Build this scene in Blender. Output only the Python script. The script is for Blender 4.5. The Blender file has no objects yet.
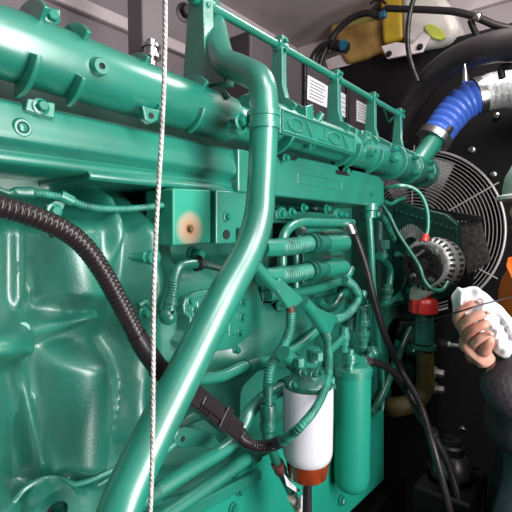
import bpy, math, random
from mathutils import Vector, Matrix, noise
random.seed(7)
SC = bpy.context.scene
COL = SC.collection
PI = math.pi

# ------------------------------------------------------------ camera
F = 430.0
H = 1.55
CY = -0.6
PITCH = math.atan(26 / F)
YAW = math.atan(344 * math.cos(PITCH) / F)
cam_loc = Vector((0, CY, H))
fw = Vector((math.cos(YAW) * math.cos(PITCH), math.sin(YAW) * math.cos(PITCH), -math.sin(PITCH)))
rt = Vector((math.sin(YAW), -math.cos(YAW), 0))
up = rt.cross(fw).normalized()
cd = bpy.data.cameras.new('camera')
cd.sensor_width = 36; cd.lens = F / 512 * 36; cd.clip_start = 0.02
cam = bpy.data.objects.new('camera', cd)
cam.matrix_world = Matrix.Translation(cam_loc) @ Matrix((rt, up, -fw)).transposed().to_4x4()
COL.objects.link(cam); SC.camera = cam


def ray(px, py):
    return fw + rt * ((px - 256) / F) + up * ((256 - py) / F)


def P(px, py, y):            # point where the line of sight meets the plane Y = y
    d = ray(px, py); return cam_loc + d * ((y - CY) / d.y)


def Q(px, py, x):            # ... the plane X = x
    d = ray(px, py); return cam_loc + d * (x / d.x)


def D(px, py, dep):          # ... at a distance along the view axis
    return cam_loc + ray(px, py) * dep


def dep(p): return (Vector(p) - cam_loc).dot(fw)
def mp(p): return dep(p) / F


def proj(p):
    q = Vector(p) - cam_loc; d = q.dot(fw)
    return 256 + F * q.dot(rt) / d, 256 - F * q.dot(up) / d


def V(*a): return Vector(a)


# ------------------------------------------------------------ materials
def newmat(name):
    m = bpy.data.materials.new(name); m.use_nodes = True
    return m, m.node_tree.nodes, m.node_tree.links, m.node_tree.nodes['Principled BSDF']


def mat(name, col, rough=.5, metal=0., coat=0., bump=0., bscale=300., var=0., vscale=8., spec=.5, trans=0., bdist=.002, sss=0., mottle=None, vdetail=5., crough=.27):
    m, N, L, b = newmat(name)
    b.inputs['Base Color'].default_value = (*col, 1)
    b.inputs['Roughness'].default_value = rough
    b.inputs['Metallic'].default_value = metal
    b.inputs['Specular IOR Level'].default_value = spec
    if coat: b.inputs['Coat Weight'].default_value = coat; b.inputs['Coat Roughness'].default_value = crough; b.inputs['Coat IOR'].default_value = 1.62
    if trans: b.inputs['Transmission Weight'].default_value = trans
    if sss: b.inputs['Subsurface Weight'].default_value = sss; b.inputs['Subsurface Scale'].default_value = .01
    tc = N.new('ShaderNodeTexCoord')
    if var or mottle:
        n = N.new('ShaderNodeTexNoise'); n.inputs['Scale'].default_value = vscale; n.inputs['Detail'].default_value = vdetail
        L.new(tc.outputs['Object'], n.inputs['Vector'])
        r = N.new('ShaderNodeValToRGB')
        c2 = mottle or [c * (1 - var) for c in col]
        r.color_ramp.elements[0].color = (*c2, 1); r.color_ramp.elements[1].color = (*[min(1, c * (1 + var * .5)) for c in col], 1)
        r.color_ramp.elements[0].position = .35; r.color_ramp.elements[1].position = .6
        L.new(n.outputs['Fac'], r.inputs['Fac']); L.new(r.outputs['Color'], b.inputs['Base Color'])
        mr = N.new('ShaderNodeMapRange'); mr.inputs['To Min'].default_value = rough * 1.25; mr.inputs['To Max'].default_value = rough * .85
        L.new(n.outputs['Fac'], mr.inputs['Value']); L.new(mr.outputs['Result'], b.inputs['Roughness'])
    if bump:
        n2 = N.new('ShaderNodeTexNoise'); n2.inputs['Scale'].default_value = bscale; n2.inputs['Detail'].default_value = 3
        L.new(tc.outputs['Object'], n2.inputs['Vector'])
        bp = N.new('ShaderNodeBump'); bp.inputs['Strength'].default_value = bump; bp.inputs['Distance'].default_value = bdist
        L.new(n2.outputs['Fac'], bp.inputs['Height']); L.new(bp.outputs['Normal'], b.inputs['Normal'])
    return m


GC = (0.007, 0.205, 0.140)
G = mat('green_enamel', GC, .40, coat=1.0, spec=.9, bump=.25, bscale=60, var=.18, vscale=9, bdist=.001)
GCAST = mat('green_cast_iron', (0.008, 0.165, 0.113), .42, coat=1.0, crough=.34, spec=1.0, bump=.55, bscale=330, var=.18, vscale=7, bdist=.0012)
GD = mat('dirty_shaded_green_enamel', (0.005, 0.110, 0.074), .38, coat=.4, spec=.7, bump=.4, bscale=150, var=.4, vscale=25, bdist=.001)  # mottled grime; base also darkened to stand in for crevice shade
GDK = mat('dark_shaded_green_enamel', (0.003, 0.050, 0.034), .42, bump=.3, bscale=150, var=.4, vscale=20)  # dark green parts; also puts recess shade into the colour
GSLEEVE = mat('green_painted_loom', (0.02, 0.19, 0.135), .38, bump=.3, bscale=200, var=.45, vscale=40)
GCAN = mat('green_filter_paint', (0.010, 0.26, 0.18), .42, bump=.1, bscale=90, var=.06, vscale=6)
BLK = mat('black_rubber', (0.016, 0.013, 0.014), .38, bump=.3, bscale=250, var=.3, vscale=30)
BLKP = mat('black_plastic', (0.018, 0.014, 0.016), .3, bump=.15, bscale=120)
LOOM = mat('black_loom_plastic', (0.020, 0.013, 0.015), .28)
SHROUD = mat('black_shroud_paint', (0.0045, 0.004, 0.0045), .5, spec=.3, bump=.2, bscale=60, var=.4, vscale=5)
DKM = mat('dark_metal', (0.03, 0.028, 0.03), .4, metal=.6, bump=.4, bscale=120, var=.5, vscale=30)
STEEL = mat('zinc_steel', (0.55, 0.54, 0.53), .28, metal=1, bump=.2, bscale=200)
WIRE = mat('grille_wire', (0.50, 0.46, 0.46), .35, metal=.3)
ALU = mat('cast_aluminium', (0.62, 0.62, 0.60), .42, metal=.8, bump=.6, bscale=150, var=.3, vscale=40)
SILV = mat('silver_foil_duct', (0.6, 0.6, 0.6), .42, metal=.55, bump=.8, bscale=180, bdist=.003, var=.25, vscale=60)
BLUE = mat('blue_silicone', (0.06, 0.16, 0.66), .32, coat=.2, bump=.1, bscale=90)
RED = mat('red_plastic', (0.72, 0.035, 0.03), .35, coat=.2)
ORNG = mat('orange_vest_fabric', (0.95, 0.16, 0.01), .7, bump=.4, bscale=400)
WALLM = mat('grey_wall_paint', (0.27, 0.225, 0.245), .6, bump=.15, bscale=60, var=.12, vscale=3)
CEILM = mat('grey_ceiling_paint', (0.50, 0.43, 0.45), .6, bump=.5, bscale=90, var=.12, vscale=4)
TRIMM = mat('pale_trim_paint', (0.70, 0.60, 0.62), .5, var=.1, vscale=9)
FLOORM = mat('dark_oily_floor', (0.012, 0.011, 0.011), .5, bump=.3, bscale=20, var=.4, vscale=4)
OLIVE = mat('olive_brown_hose', (0.095, 0.075, 0.022), .45, bump=.3, bscale=60, var=.5, vscale=14)
WTANK = mat('white_polyethylene', (0.72, 0.68, 0.64), .35, sss=.3, mottle=(0.62, 0.60, 0.52), vscale=3.0)
YEL = mat('yellow_coolant_polyethylene', (0.62, 0.42, 0.035), .35, sss=.2, mottle=(0.5, 0.32, 0.03), vscale=9)
TAN = mat('tan_polyethylene', (0.46, 0.29, 0.09), .4, sss=.2, mottle=(0.30, 0.15, 0.045), vscale=11)
LIME = mat('lime_coolant_tint', (0.62, 0.66, 0.12), .35)
WHITE = mat('white_filter_paint', (0.60, 0.59, 0.63), .28, coat=.2, mottle=(0.52, 0.53, 0.62), vscale=5)
AMBER = mat('amber_bowl_plastic', (0.30, 0.045, 0.008), .2, coat=.4, trans=.25, mottle=(0.18, 0.03, 0.01), vscale=60)
PAPER = mat('white_sticker_paper', (0.72, 0.72, 0.74), .5)
INK = mat('grey_printing_ink', (0.24, 0.24, 0.27), .6)
ROPE = mat('pale_braided_cord', (0.50, 0.47, 0.46), .7, bump=.6, bscale=900, var=.3, vscale=120)
RAG = mat('white_cotton_rag', (0.72, 0.71, 0.73), .85, bump=.5, bscale=500, mottle=(0.55, 0.55, 0.58), vscale=30)
SKIN = mat('skin', (0.62, 0.33, 0.25), .42, sss=.12, bump=.4, bscale=260, mottle=(0.50, 0.19, 0.14), vscale=35)
NAIL = mat('fingernail', (0.72, 0.42, 0.34), .25)
SLEEVE = mat('black_jacket_cloth', (0.050, 0.040, 0.047), .8, bump=.8, bscale=90, bdist=.004, var=.5, vscale=10)
JEANS = mat('slate_blue_trouser_cloth', (0.055, 0.075, 0.098), .85, bump=.5, bscale=300, var=.3, vscale=12)
HAT = mat('pale_green_hat_shell', (0.36, 0.47, 0.41), .35, coat=.2)
HATW = mat('off_white_brim', (0.66, 0.66, 0.62), .4)
HAIR = mat('brown_hair', (0.05, 0.03, 0.02), .6, bump=.8, bscale=200)
EYE = mat('eye_white', (0.8, 0.8, 0.8), .2)
BOOT = mat('brown_boot_leather', (0.05, 0.03, 0.02), .5)
COPPER = mat('brown_tape', (0.10, 0.035, 0.03), .4)
BOLTM = mat('green_painted_bolt', (0.009, 0.20, 0.138), .3, coat=.4)
HOLE = mat('bore_shade', (0.003, 0.010, 0.008), .7)  # near-black colour standing in for shade inside holes and slots

# bracket paint with a burnt peach patch (world-size patch centred on the object's origin)
STAIN, N_, L_, b_ = newmat('green_enamel_with_burnt_patch')
tc = N_.new('ShaderNodeTexCoord')
ln = N_.new('ShaderNodeVectorMath'); ln.operation = 'LENGTH'
nz = N_.new('ShaderNodeTexNoise'); nz.inputs['Scale'].default_value = 60
L_.new(tc.outputs['Object'], nz.inputs['Vector'])
L_.new(tc.outputs['Object'], ln.inputs[0])
ad = N_.new('ShaderNodeMath'); ad.operation = 'MULTIPLY_ADD'; ad.inputs[1].default_value = .006
L_.new(nz.outputs['Fac'], ad.inputs[0]); L_.new(ln.outputs['Value'], ad.inputs[2])
rp = N_.new('ShaderNodeValToRGB')
mrp = N_.new('ShaderNodeMapRange'); mrp.inputs['From Max'].default_value = .040
L_.new(ad.outputs[0], mrp.inputs['Value']); L_.new(mrp.outputs['Result'], rp.inputs['Fac'])
e = rp.color_ramp.elements
e[0].position = .22; e[0].color = (.16, .10, .045, 1)
e[1].position = .33; e[1].color = (.47, .27, .17, 1)
x_ = rp.color_ramp.elements.new(.62); x_.color = (.36, .33, .23, 1)
x_ = rp.color_ramp.elements.new(.88); x_.color = (.03, .30, .205, 1)
L_.new(rp.outputs['Color'], b_.inputs['Base Color']); b_.inputs['Roughness'].default_value = .35


# ------------------------------------------------------------ mesh builder
def smooth_path(pts, n=10):
    pts = [Vector(p) for p in pts]
    if len(pts) == 2: return [pts[0].lerp(pts[1], i / n) for i in range(n + 1)], [i / n for i in range(n + 1)]
    out = []; par = []
    q = [pts[0] * 2 - pts[1]] + pts + [pts[-1] * 2 - pts[-2]]
    for i in range(1, len(q) - 2):
        p0, p1, p2, p3 = q[i - 1:i + 3]
        for k in range(n):
            t = k / n
            out.append(.5 * ((2 * p1) + (p2 - p0) * t + (2 * p0 - 5 * p1 + 4 * p2 - p3) * t * t + (3 * p1 - p0 - 3 * p2 + p3) * t ** 3))
            par.append(i - 1 + t)
    out.append(pts[-1]); par.append(len(pts) - 1)
    return out, par


class MB:
    def __init__(s): s.v = []; s.f = []; s.m = []

    def ring_sweep(s, centers, frames, radii, seg, cap=True, sq=None):
        b = len(s.v)
        for c, (a, bb), r in zip(centers, frames, radii):
            for k in range(seg):
                t = 2 * PI * k / seg
                s.v.append(c + (a * math.cos(t) * (sq or 1) + bb * math.sin(t)) * r)
        for i in range(len(centers) - 1):
            for k in range(seg):
                k2 = (k + 1) % seg
                s.f.append((b + i * seg + k, b + i * seg + k2, b + (i + 1) * seg + k2, b + (i + 1) * seg + k))
        if cap:
            s.f.append(tuple(b + k for k in reversed(range(seg))))
            s.f.append(tuple(b + (len(centers) - 1) * seg + k for k in range(seg)))
        return s

    def tube(s, pts, r, seg=14, corr=None, amp=.14, n=10, cap=True):
        """sweep along a smooth path; r number or list; corr = rib spacing in metres"""
        path, par = smooth_path(pts, n)
        L = [0]
        for i in range(1, len(path)): L.append(L[-1] + (path[i] - path[i - 1]).length)
        tot = L[-1]

        def at(d):
            lo = 0
            for i in range(len(L) - 1):
                if L[i + 1] >= d: lo = i; break
            else: lo = len(L) - 2
            sp = L[lo + 1] - L[lo]; t = 0 if sp < 1e-9 else (d - L[lo]) / sp
            return path[lo].lerp(path[lo + 1], t), par[lo] + (par[lo + 1] - par[lo]) * t
        rr = (lambda u: r) if not isinstance(r, (list, tuple)) else (lambda u: r[min(int(u), len(r) - 1)] + (r[min(int(u) + 1, len(r) - 1)] - r[min(int(u), len(r) - 1)]) * (u - int(u)))
        if corr:
            nr = max(1, int(tot / corr)); samples = []
            for i in range(nr):
                for q_, a in ((0, -amp), (.22, 0), (.5, 0), (.72, 0), (.8, -amp)): samples.append(((i + q_) * tot / nr, a))
            samples.append((tot, -amp))
        else: samples = [(d, 0) for d in L]
        cs = []; rs = []
        for d, a in samples:
            c, u = at(min(d, tot)); cs.append(c); rs.append(rr(u) * (1 + a))
        fr = []; prev = None
        for i in range(len(cs)):
            a_ = cs[max(0, i - 1)]; b_ = cs[min(len(cs) - 1, i + 1)]
            t = (b_ - a_)
            t = t.normalized() if t.length > 1e-9 else V(1, 0, 0)
            if prev is None:
                ref = V(0, 0, 1) if abs(t.z) < .9 else V(1, 0, 0)
                n1 = t.cross(ref).normalized()
            else:
                n1 = prev - t * prev.dot(t); n1.normalize()
            prev = n1; fr.append((n1, t.cross(n1)))
        return s.ring_sweep(cs, fr, rs, seg, cap)

    def lathe(s, p0, axis, prof, seg=28, cap=True):
        """prof: list of (distance along the axis, radius)"""
        p0 = Vector(p0); ax = Vector(axis).normalized()
        ref = V(0, 0, 1) if abs(ax.z) < .9 else V(1, 0, 0)
        a = ax.cross(ref).normalized(); b = ax.cross(a)
        return s.ring_sweep([p0 + ax * d for d, _ in prof], [(a, b)] * len(prof), [max(r, 1e-5) for _, r in prof], seg, cap)

    def cyl(s, p0, p1, r, r1=None, seg=20):
        p0 = Vector(p0); p1 = Vector(p1)
        return s.lathe(p0, p1 - p0, [(0, r), ((p1 - p0).length, r if r1 is None else r1)], seg)

    def box(s, c, size, axes=None):
        c = Vector(c); ax = axes or (V(1, 0, 0), V(0, 1, 0), V(0, 0, 1)); b = len(s.v)
        for i in (-1, 1):
            for j in (-1, 1):
                for k in (-1, 1): s.v.append(c + ax[0] * i * size[0] / 2 + ax[1] * j * size[1] / 2 + ax[2] * k * size[2] / 2)
        for q in ((0, 1, 3, 2), (4, 6, 7, 5), (0, 4, 5, 1), (2, 3, 7, 6), (0, 2, 6, 4), (1, 5, 7, 3)): s.f.append(tuple(b + k for k in q))
        return s

    def prism(s, poly, off):
        poly = [Vector(p) for p in poly]; off = Vector(off); b = len(s.v); n = len(poly)
        s.v += poly + [p + off for p in poly]
        s.f.append(tuple(range(b, b + n))); s.f.append(tuple(b + n + k for k in reversed(range(n))))
        for k in range(n):
            k2 = (k + 1) % n; s.f.append((b + k, b + n + k, b + n + k2, b + k2))
        return s

    def ppoly(s, px, y, th):     # outline seen at the plane Y = y, extruded th away from the camera
        return s.prism([P(a, b, y) for a, b in px], (0, th, 0))

    def yz(s, x, th, poly):      # plate across the engine: outline in (y, z)
        return s.prism([V(x - th / 2, a, b) for a, b in poly], (th, 0, 0))

    def ball(s, c, r, seg=16, sc=(1, 1, 1)):
        c = Vector(c); b = len(s.v); rings = seg // 2
        for i in range(rings + 1):
            ph = PI * i / rings
            rr = max(math.sin(ph), 1e-4)
            for k in range(seg):
                t = 2 * PI * k / seg
                s.v.append(c + V(r * sc[0] * rr * math.cos(t), r * sc[1] * rr * math.sin(t), r * sc[2] * math.cos(ph)))
        for i in range(rings):
            for k in range(seg):
                k2 = (k + 1) % seg
                s.f.append((b + i * seg + k, b + (i + 1) * seg + k, b + (i + 1) * seg + k2, b + i * seg + k2))
        return s

    def fin(s, x, th, yc, zc, r0, r1, a0, a1, n=14):
        pts = []
        for i in range(n + 1):
            a = math.radians(a0 + (a1 - a0) * i / n); pts.append((yc - r1 * math.cos(a), zc + r1 * math.sin(a)))
        for i in range(n + 1):
            a = math.radians(a1 + (a0 - a1) * i / n); pts.append((yc - r0 * math.cos(a), zc + r0 * math.sin(a)))
        return s.yz(x, th, pts)

    def bolt(s, p, d=(0, -1, 0), r=.008, h=.008, washer=True, seg=6):
        p = Vector(p); d = Vector(d).normalized()
        if washer: s.lathe(p, d, [(0, r * 1.45), (h * .22, r * 1.45), (h * .28, r * 1.3)], 20)
        s.lathe(p + d * h * .2, d, [(0, r), (h * .8, r), (h, r * .8)], seg)
        return s

    def build(s, name, m, parent=None, label=None, cat=None, group=None, kind=None, bevel=0, sub=0, origin=None, sharp=38, flat=False):
        me = bpy.data.meshes.new(name)
        if origin is None:
            lo = Vector([min(v[i] for v in s.v) for i in range(3)]); hi = Vector([max(v[i] for v in s.v) for i in range(3)])
            origin = (lo + hi) / 2
            if not parent and not kind: origin.z = lo.z
        origin = Vector(origin)
        me.from_pydata([v - origin for v in s.v], [], s.f)
        import bmesh
        bm = bmesh.new(); bm.from_mesh(me); bmesh.ops.recalc_face_normals(bm, faces=bm.faces); bm.to_mesh(me); bm.free()
        me.materials.append(m)
        if not flat:
            me.shade_smooth(); me.set_sharp_from_angle(angle=math.radians(sharp))
        o = bpy.data.objects.new(name, me); COL.objects.link(o)
        if parent is not None:
            o.parent = parent
            pl = Vector(parent['_w']); o.location = origin - pl
        else: o.location = origin
        o['_w'] = tuple(origin)
        if label: o['label'] = label
        if cat: o['category'] = cat
        if group: o['group'] = group
        if kind: o['kind'] = kind
        if bevel:
            md = o.modifiers.new('bevel', 'BEVEL'); md.width = bevel; md.segments = 3; md.limit_method = 'ANGLE'; md.angle_limit = math.radians(40)
        if sub:
            md = o.modifiers.new('sub', 'SUBSURF'); md.levels = sub; md.render_levels = sub
        return o


def thing(name, label, cat, loc, group=None):
    o = bpy.data.objects.new(name, None); o.empty_display_size = .05; COL.objects.link(o)
    o.location = Vector(loc); o['_w'] = tuple(Vector(loc)); o['label'] = label; o['category'] = cat
    if group: o['group'] = group
    return o


def PP(l, y=None):   # list of (px, py[, y])
    return [P(a[0], a[1], a[2] if len(a) > 2 else y) for a in l]


def bolt_on(parent, px, py, y, rpx=4, hpx=4, d=(0, -1, 0), m=None, washer=True, name='bolt', seg=6):
    p = P(px, py, y); k = mp(p)
    return MB().bolt(p, d, rpx * k, hpx * k, washer, seg).build(name, m or BOLTM, parent)


ROOMLO, ROOMHI = -1.2, 3.2
XE = 2.32      # end wall
YB = 0.95      # back wall
ZC = P(262, 36, YB).z + .02

# ------------------------------------------------------------ setting
MB().box((1.0, -.9, -.03), (4.6, 4.0, .06)).build('floor', FLOORM, kind='structure')
MB().box((.6, .05, ZC + .03), (3.6, 1.9, .06)).build('ceiling', CEILM, kind='structure')
MB().box((.56, YB + .03, ZC / 2), (3.6, .06, ZC)).build('wall_back', WALLM, kind='structure')
MB().box((XE + .03, -.45, ZC / 2), (.06, 2.9, ZC)).build('wall_right', CEILM, kind='structure')
MB().box((-1.2, .05, ZC / 2), (.06, 1.9, ZC)).build('wall_left', WALLM, kind='structure')
MB().box((.56, YB - .02, ZC - .025), (3.5, .05, .05)).build('trim_1', TRIMM, kind='structure', bevel=.006)
zt = P(240, 76, YB).z
MB().box((.56, YB - .015, zt), (3.5, .03, .05)).build('trim_2', TRIMM, kind='structure', bevel=.006)
MB().box((XE - .015, -.1, ZC - .04), (.03, 2.0, .08)).build('trim_3', TRIMM, kind='structure', bevel=.006)
# vertical strut on the wall
t = thing('wall_strut', 'dark grey vertical strut with bolt standing behind the upper manifold', 'strut', P(146, 60, .45))
pz = P(146, 60, .45)
MB().box((pz.x, .45, (pz.z - .25 + ZC) / 2), (.075, .07, ZC - pz.z + .25)).build('post', mat('charcoal_strut_paint', (.15, .125, .135), .5), t, bevel=.005)
m = MB(); p = P(151, 40, .38); m.lathe(p, (0, 0, -1), [(0, .012), (.014, .012), (.014, .026), (.022, .026), (.022, .02), (.04, .02), (.04, .027), (.05, .027), (.05, .014), (.075, .014)], 20)
m.build('bolt', STEEL, t)
m = MB(); p = P(185, 13, .40); m.bolt(p, (-.3, -1, 0), .02, .02); m.build('bolt', DKM, t)

# ------------------------------------------------------------ engine block
def gauss(d, w): return math.exp(-(d / w) ** 2)
def sst(a, b, x):
    t = max(0, min(1, (x - a) / (b - a))); return t * t * (3 - 2 * t)
def lerp(a, b, t): return a + (b - a) * t
def seg_d(px, py, a, b):
    ax, ay = a; bx, by = b; dx, dy = bx - ax, by - ay
    t = ((px - ax) * dx + (py - ay) * dy) / (dx * dx + dy * dy); tc_ = max(0, min(1, t))
    return math.hypot(px - ax - dx * tc_, py - ay - dy * tc_), t


def lobe(d): return .5 + .5 * math.cos(PI * d) if abs(d) < 1 else 0.


def dome(d): return max(0.0, 1 - d * d) ** .85


def relief(px, py):
    """bulges of the casting, metres towards the camera"""
    h = 0
    top = sst(186, 225, py)
    # upper swelling, pinched towards the lower right
    cx = 66 + 6 * sst(240, 320, py)
    h += .052 * dome((px - cx) / 42.0) * top * (1 - sst(300, 335, py) * .3) * (1 - sst(290, 318, py))
    # lower swelling
    cx = lerp(76, 70, sst(340, 470, py)); hw = lerp(56, 40, sst(330, 480, py))
    h += .062 * dome((px - cx) / (hw * .86)) * sst(335, 365, py) * (1 - .8 * sst(455, 482, py))
    # left swelling and narrow upright rib
    h += .050 * dome((px + 45) / 56.0) * sst(180, 215, py)
    h += .030 * gauss(px - 12, 10) * top * (1 - sst(295, 320, py))
    # swelling below the cable, right of the conduit
    h += .042 * lobe((px - 103) / 20.0) * sst(184, 200, py) * (1 - sst(232, 285, py))
    h += .042 * lobe((px - 140) / 22.0) * sst(184, 200, py) * (1 - sst(300, 420, py))
    h += .045 * lobe((px - 128) / 24.0) * sst(340, 380, py) * (1 - sst(430, 460, py))
    # tapering horizontal rib
    t = sst(-30, 98, px); yc = lerp(333, 316, t); hw = lerp(21, 4, t)
    h += .068 * lerp(1, .35, t) * math.exp(-abs((py - yc) / hw) ** 2.4) * (1 - sst(88, 104, px))
    # slanting lower rib
    d, tt = seg_d(px, py, (6, 345), (40, 490)); h += .030 * gauss(d, 11)
    # swellings right of the slanted pipe
    d, tt = seg_d(px, py, (165, 284), (245, 276)); h += .030 * gauss(d, 19)
    d, tt = seg_d(px, py, (238, 355), (272, 330)); h += .050 * math.exp(-(d / 26) ** 3)
    d, tt = seg_d(px, py, (300, 318), (330, 305)); h += .030 * math.exp(-(d / 16) ** 3)
    h -= .10 * (1 - sst(186, 236, py)) * (1 - sst(250, 270, px)) * (1 - .75 * lobe((px - 103) / 22.0))
    h -= .14 * sst(346, 352, px) * (1 - sst(300, 312, py))
    h -= .09 * sst(240, 250, px) * sst(366, 376, py) * (1 - sst(420, 440, py))
    h -= .05 * sst(170, 178, px) * (1 - sst(262, 270, px)) * sst(235, 243, py) * (1 - sst(256, 268, py))
    h -= .06 * gauss(math.hypot(px - 118, (py - 352) * .5), 20)
    h -= .12 * sst(246, 252, px) * (1 - sst(350, 356, px)) * (1 - sst(208, 212, py))
    h -= .10 * sst(268, 273, px) * (1 - sst(303, 306, px)) * sst(218, 223, py) * (1 - sst(294, 299, py))
    # lower flange step
    d = py - (480 - 8 * gauss(px - 48, 22) + (px - 48) * -.10)
    h += .04 * sst(-4, 4, d)
    return h


xs0, xs1 = -.35, P(386, 300, 0).x
zs0, zs1 = H - .78, P(0, 150, 0).z
m = MB(); nx, nz_ = 460, 230
xs = []
for i in range(nx + 1):
    t = i / nx; xs.append(xs0 + (xs1 - xs0) * (.55 * t + .45 * t * t * t))
for j in range(nz_ + 1):
    z = zs0 + (zs1 - zs0) * j / nz_
    for i in range(nx + 1):
        x = xs[i]; a, b = proj((x, 0, z))
        m.v.append(V(x, -relief(a, b), z))
W = nx + 1
for j in range(nz_):
    for i in range(nx): m.f.append((j * W + i, j * W + i + 1, (j + 1) * W + i + 1, (j + 1) * W + i))
# sides and back
b = len(m.v)
cor = [(xs0, .5, zs0), (xs1, .5, zs0), (xs1, .5, zs1), (xs0, .5, zs1)]
m.v += [V(*c) for c in cor]
m.f.append((b, b + 1, b + 2, b + 3))
m.f.append(tuple([i for i in range(W)] + [b + 1, b]))
m.f.append(tuple([nz_ * W + i for i in reversed(range(W))] + [b + 3, b + 2][::1]))
m.f.append(tuple([j * W for j in reversed(range(nz_ + 1))] + [b, b + 3]))
m.f.append(tuple([j * W + nx for j in range(nz_ + 1)] + [b + 2, b + 1]))
block = thing('engine_block', 'large turquoise green cast engine block with rounded jacket swellings and ribs', 'engine block', (.5, .25, zs0))
m.build('casting', GCAST, block, sharp=60)


def boss(parent, px, py, y, r, h, hole=0, name='boss', m_=None):
    p = P(px, py, y); k = mp(p); r *= k; h *= k
    pr = [(0, r * 1.12), (h * .7, r), (h, r * .9)]
    if hole: pr += [(h, r * hole), (h * .5, r * hole)]
    o = MB().lathe(p, (0, -1, 0), pr, 28).build(name, m_ or G, parent)
    if hole: MB().cyl(p + V(0, -h * .62, 0), p + V(0, -h * .45, 0), r * hole * .98).build('hole', HOLE, o)
    return o


boss(block, 0, 346, -.055, 9, 5); boss(block, 21, 329, -.055, 8, 4)
boss(block, 150, 257, -.03, 8, 8, .28)
MB().tube(PP([(128, 257, 0), (146, 257, -.035)]), mp(P(135, 257, 0)) * 5).build('stub', G, block)
# lower left lifting lug
p = P(54, 512, -.075); k = mp(p)
m = MB().lathe(p + V(0, .03, 0), (0, -1, 0), [(0, 27 * k), (.03, 26 * k), (.036, 24 * k), (.036, 12 * k), (.01, 11 * k)], 36); o = m.build('ring_boss', G, block)
MB().cyl(p + V(0, .021, 0), p + V(0, .0185, 0), 11 * k).build('hole', HOLE, o)
m = MB()
m.tube(PP([(-20, 520), (10, 505), (24, 490), (42, 480), (60, 480), (76, 484), (96, 478), (118, 468)], -.05), .0042, 12)
m.build('flange_edge', G, block)
m = MB(); m.tube(PP([(60, 505), (86, 492), (118, 474)], -.035), .004, 12); m.build('flange_edge', G, block)

skid = thing('skid_frame', 'black steel skid frame carrying the engine above the floor', 'frame', (.5, .25, 0))
for yy in (.02, .46): MB().box((.5, yy, .3), (2.3, .12, .6)).build('beam', SHROUD, skid, bevel=.01)
for xx in (-.2, .5, 1.2): MB().box((xx, .24, .3), (.1, .32, .5)).build('cross_member', SHROUD, skid)
# ------------------------------------------------------------ sump and lower panels
sump = thing('oil_sump', 'turquoise green oil sump under the engine block with slanted front corner', 'oil sump', P(300, 520, 0))
m = MB(); m.ppoly([(60, 640), (110, 520), (236, 478), (262, 452), (384, 410), (384, 480), (340, 522), (300, 600)], -.05, .45); m.build('pan', GCAN, sump, bevel=.004)
m = MB(); m.ppoly([(160, 530), (186, 508), (240, 480), (262, 470), (262, 480), (186, 522)], -.062, .02); m.build('flange', G, sump, bevel=.003)
for a, b in ((233, 508), (240, 490), (341, 500)): bolt_on(sump, a, b, -.052, 4, 4)

# ------------------------------------------------------------ rocker cover (long rail)
def Eline(px, py):           # direction (z-H)/(y-CY) of the long line through this pixel
    p = P(px, py, 0); return (p.z - H) / (0 - CY)


def zat(px, py, y): return H + Eline(px, py) * (y - CY)


xa = -.4; xb = P(240, 170, -.05).x; xc = P(385, 190, -.05).x
yf = -.045
zT = zat(0, 96, yf); zM = zat(0, 136, yf - .012); zM2 = zat(0, 143, yf - .006); zB = zat(0, 166, yf + .012)
cover = thing('rocker_cover', 'long turquoise rail shaped rocker cover running under the upper left manifold', 'rocker cover', (.1, 0, zB))
m = MB()
prof = [(.12, zT + .02), (yf + .02, zT + .004), (yf + .006, zT), (yf - .004, zT - .006), (yf - .012, zM + .01), (yf - .013, zM), (yf - .006, zM2), (yf + .006, zB + .018), (yf - .002, zB + .012), (yf, zB + .004), (yf + .01, zB), (.12, zB)]
m.yz((xa + xb) / 2, xb - xa, prof); m.build('housing', G, cover, bevel=.0035, sharp=50)
m = MB(); xl = P(88, 178, yf).x
m.yz((xl + xb) / 2, xb - xl, [(yf + .002, zB + .008), (yf - .006, zB - .001), (yf - .002, zB - .008), (.1, zB - .008), (.1, zB + .008)]); m.build('lip', G, cover, bevel=.003)
o = boss(cover, 22, 128, yf - .010, 9, 3, .66, 'plug')
bolt_on(cover, 22, 128, yf - .010, 4.5, 3, washer=False, seg=14)
rc = thing('thermostat_housing', 'flat turquoise housing right of the thick coolant pipe with faint raised frame', 'housing', P(310, 205, -.06))
m = MB(); yh = -.062
m.ppoly([(238, 148), (296, 160.5), (299, 157), (337, 165), (340, 170), (352, 173), (354, 170), (379, 176), (384, 182), (384.5, 203), (380, 207), (238, 192)], yh, .16); m.build('body', G, rc, bevel=.0045)
m = MB()
for q in (((298, 173), (342, 181)), ((298, 183), (342, 190)), ((298, 173), (298, 183)), ((342, 181), (342, 190))): m.tube(PP(q, yh), .0016, 8, n=2)
m.build('raised_frame', G, rc)
bolt_on(rc, 371, 192, yh, 3, 2); bolt_on(rc, 345, 172, yh + .01, 4, 4)
m = MB(); m.ppoly([(336, 170), (350, 172), (350, 176), (337, 174)], yh - .002, .02); m.build('clip', BLKP, rc)

# cylinder head wall above the rail (dark colour stands in for the gap's shade)
m = MB(); m.box((.45, .26, (zT + zs1) / 2 + .06), (1.7, .30, .20)); m.build('cylinder_head', GDK, label='cylinder head wall behind the upper manifold, coloured dark for the shaded gap', cat='cylinder head', bevel=.01)

# ------------------------------------------------------------ intake manifold
E1 = math.atan(Eline(110, 36)); E2 = math.atan(Eline(110, 105)); EC = (E1 + E2) / 2; dist = .59
MY = CY + dist * math.cos(EC); MZ = H + dist * math.sin(EC); MR = dist * math.sin((E1 - E2) / 2)


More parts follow.
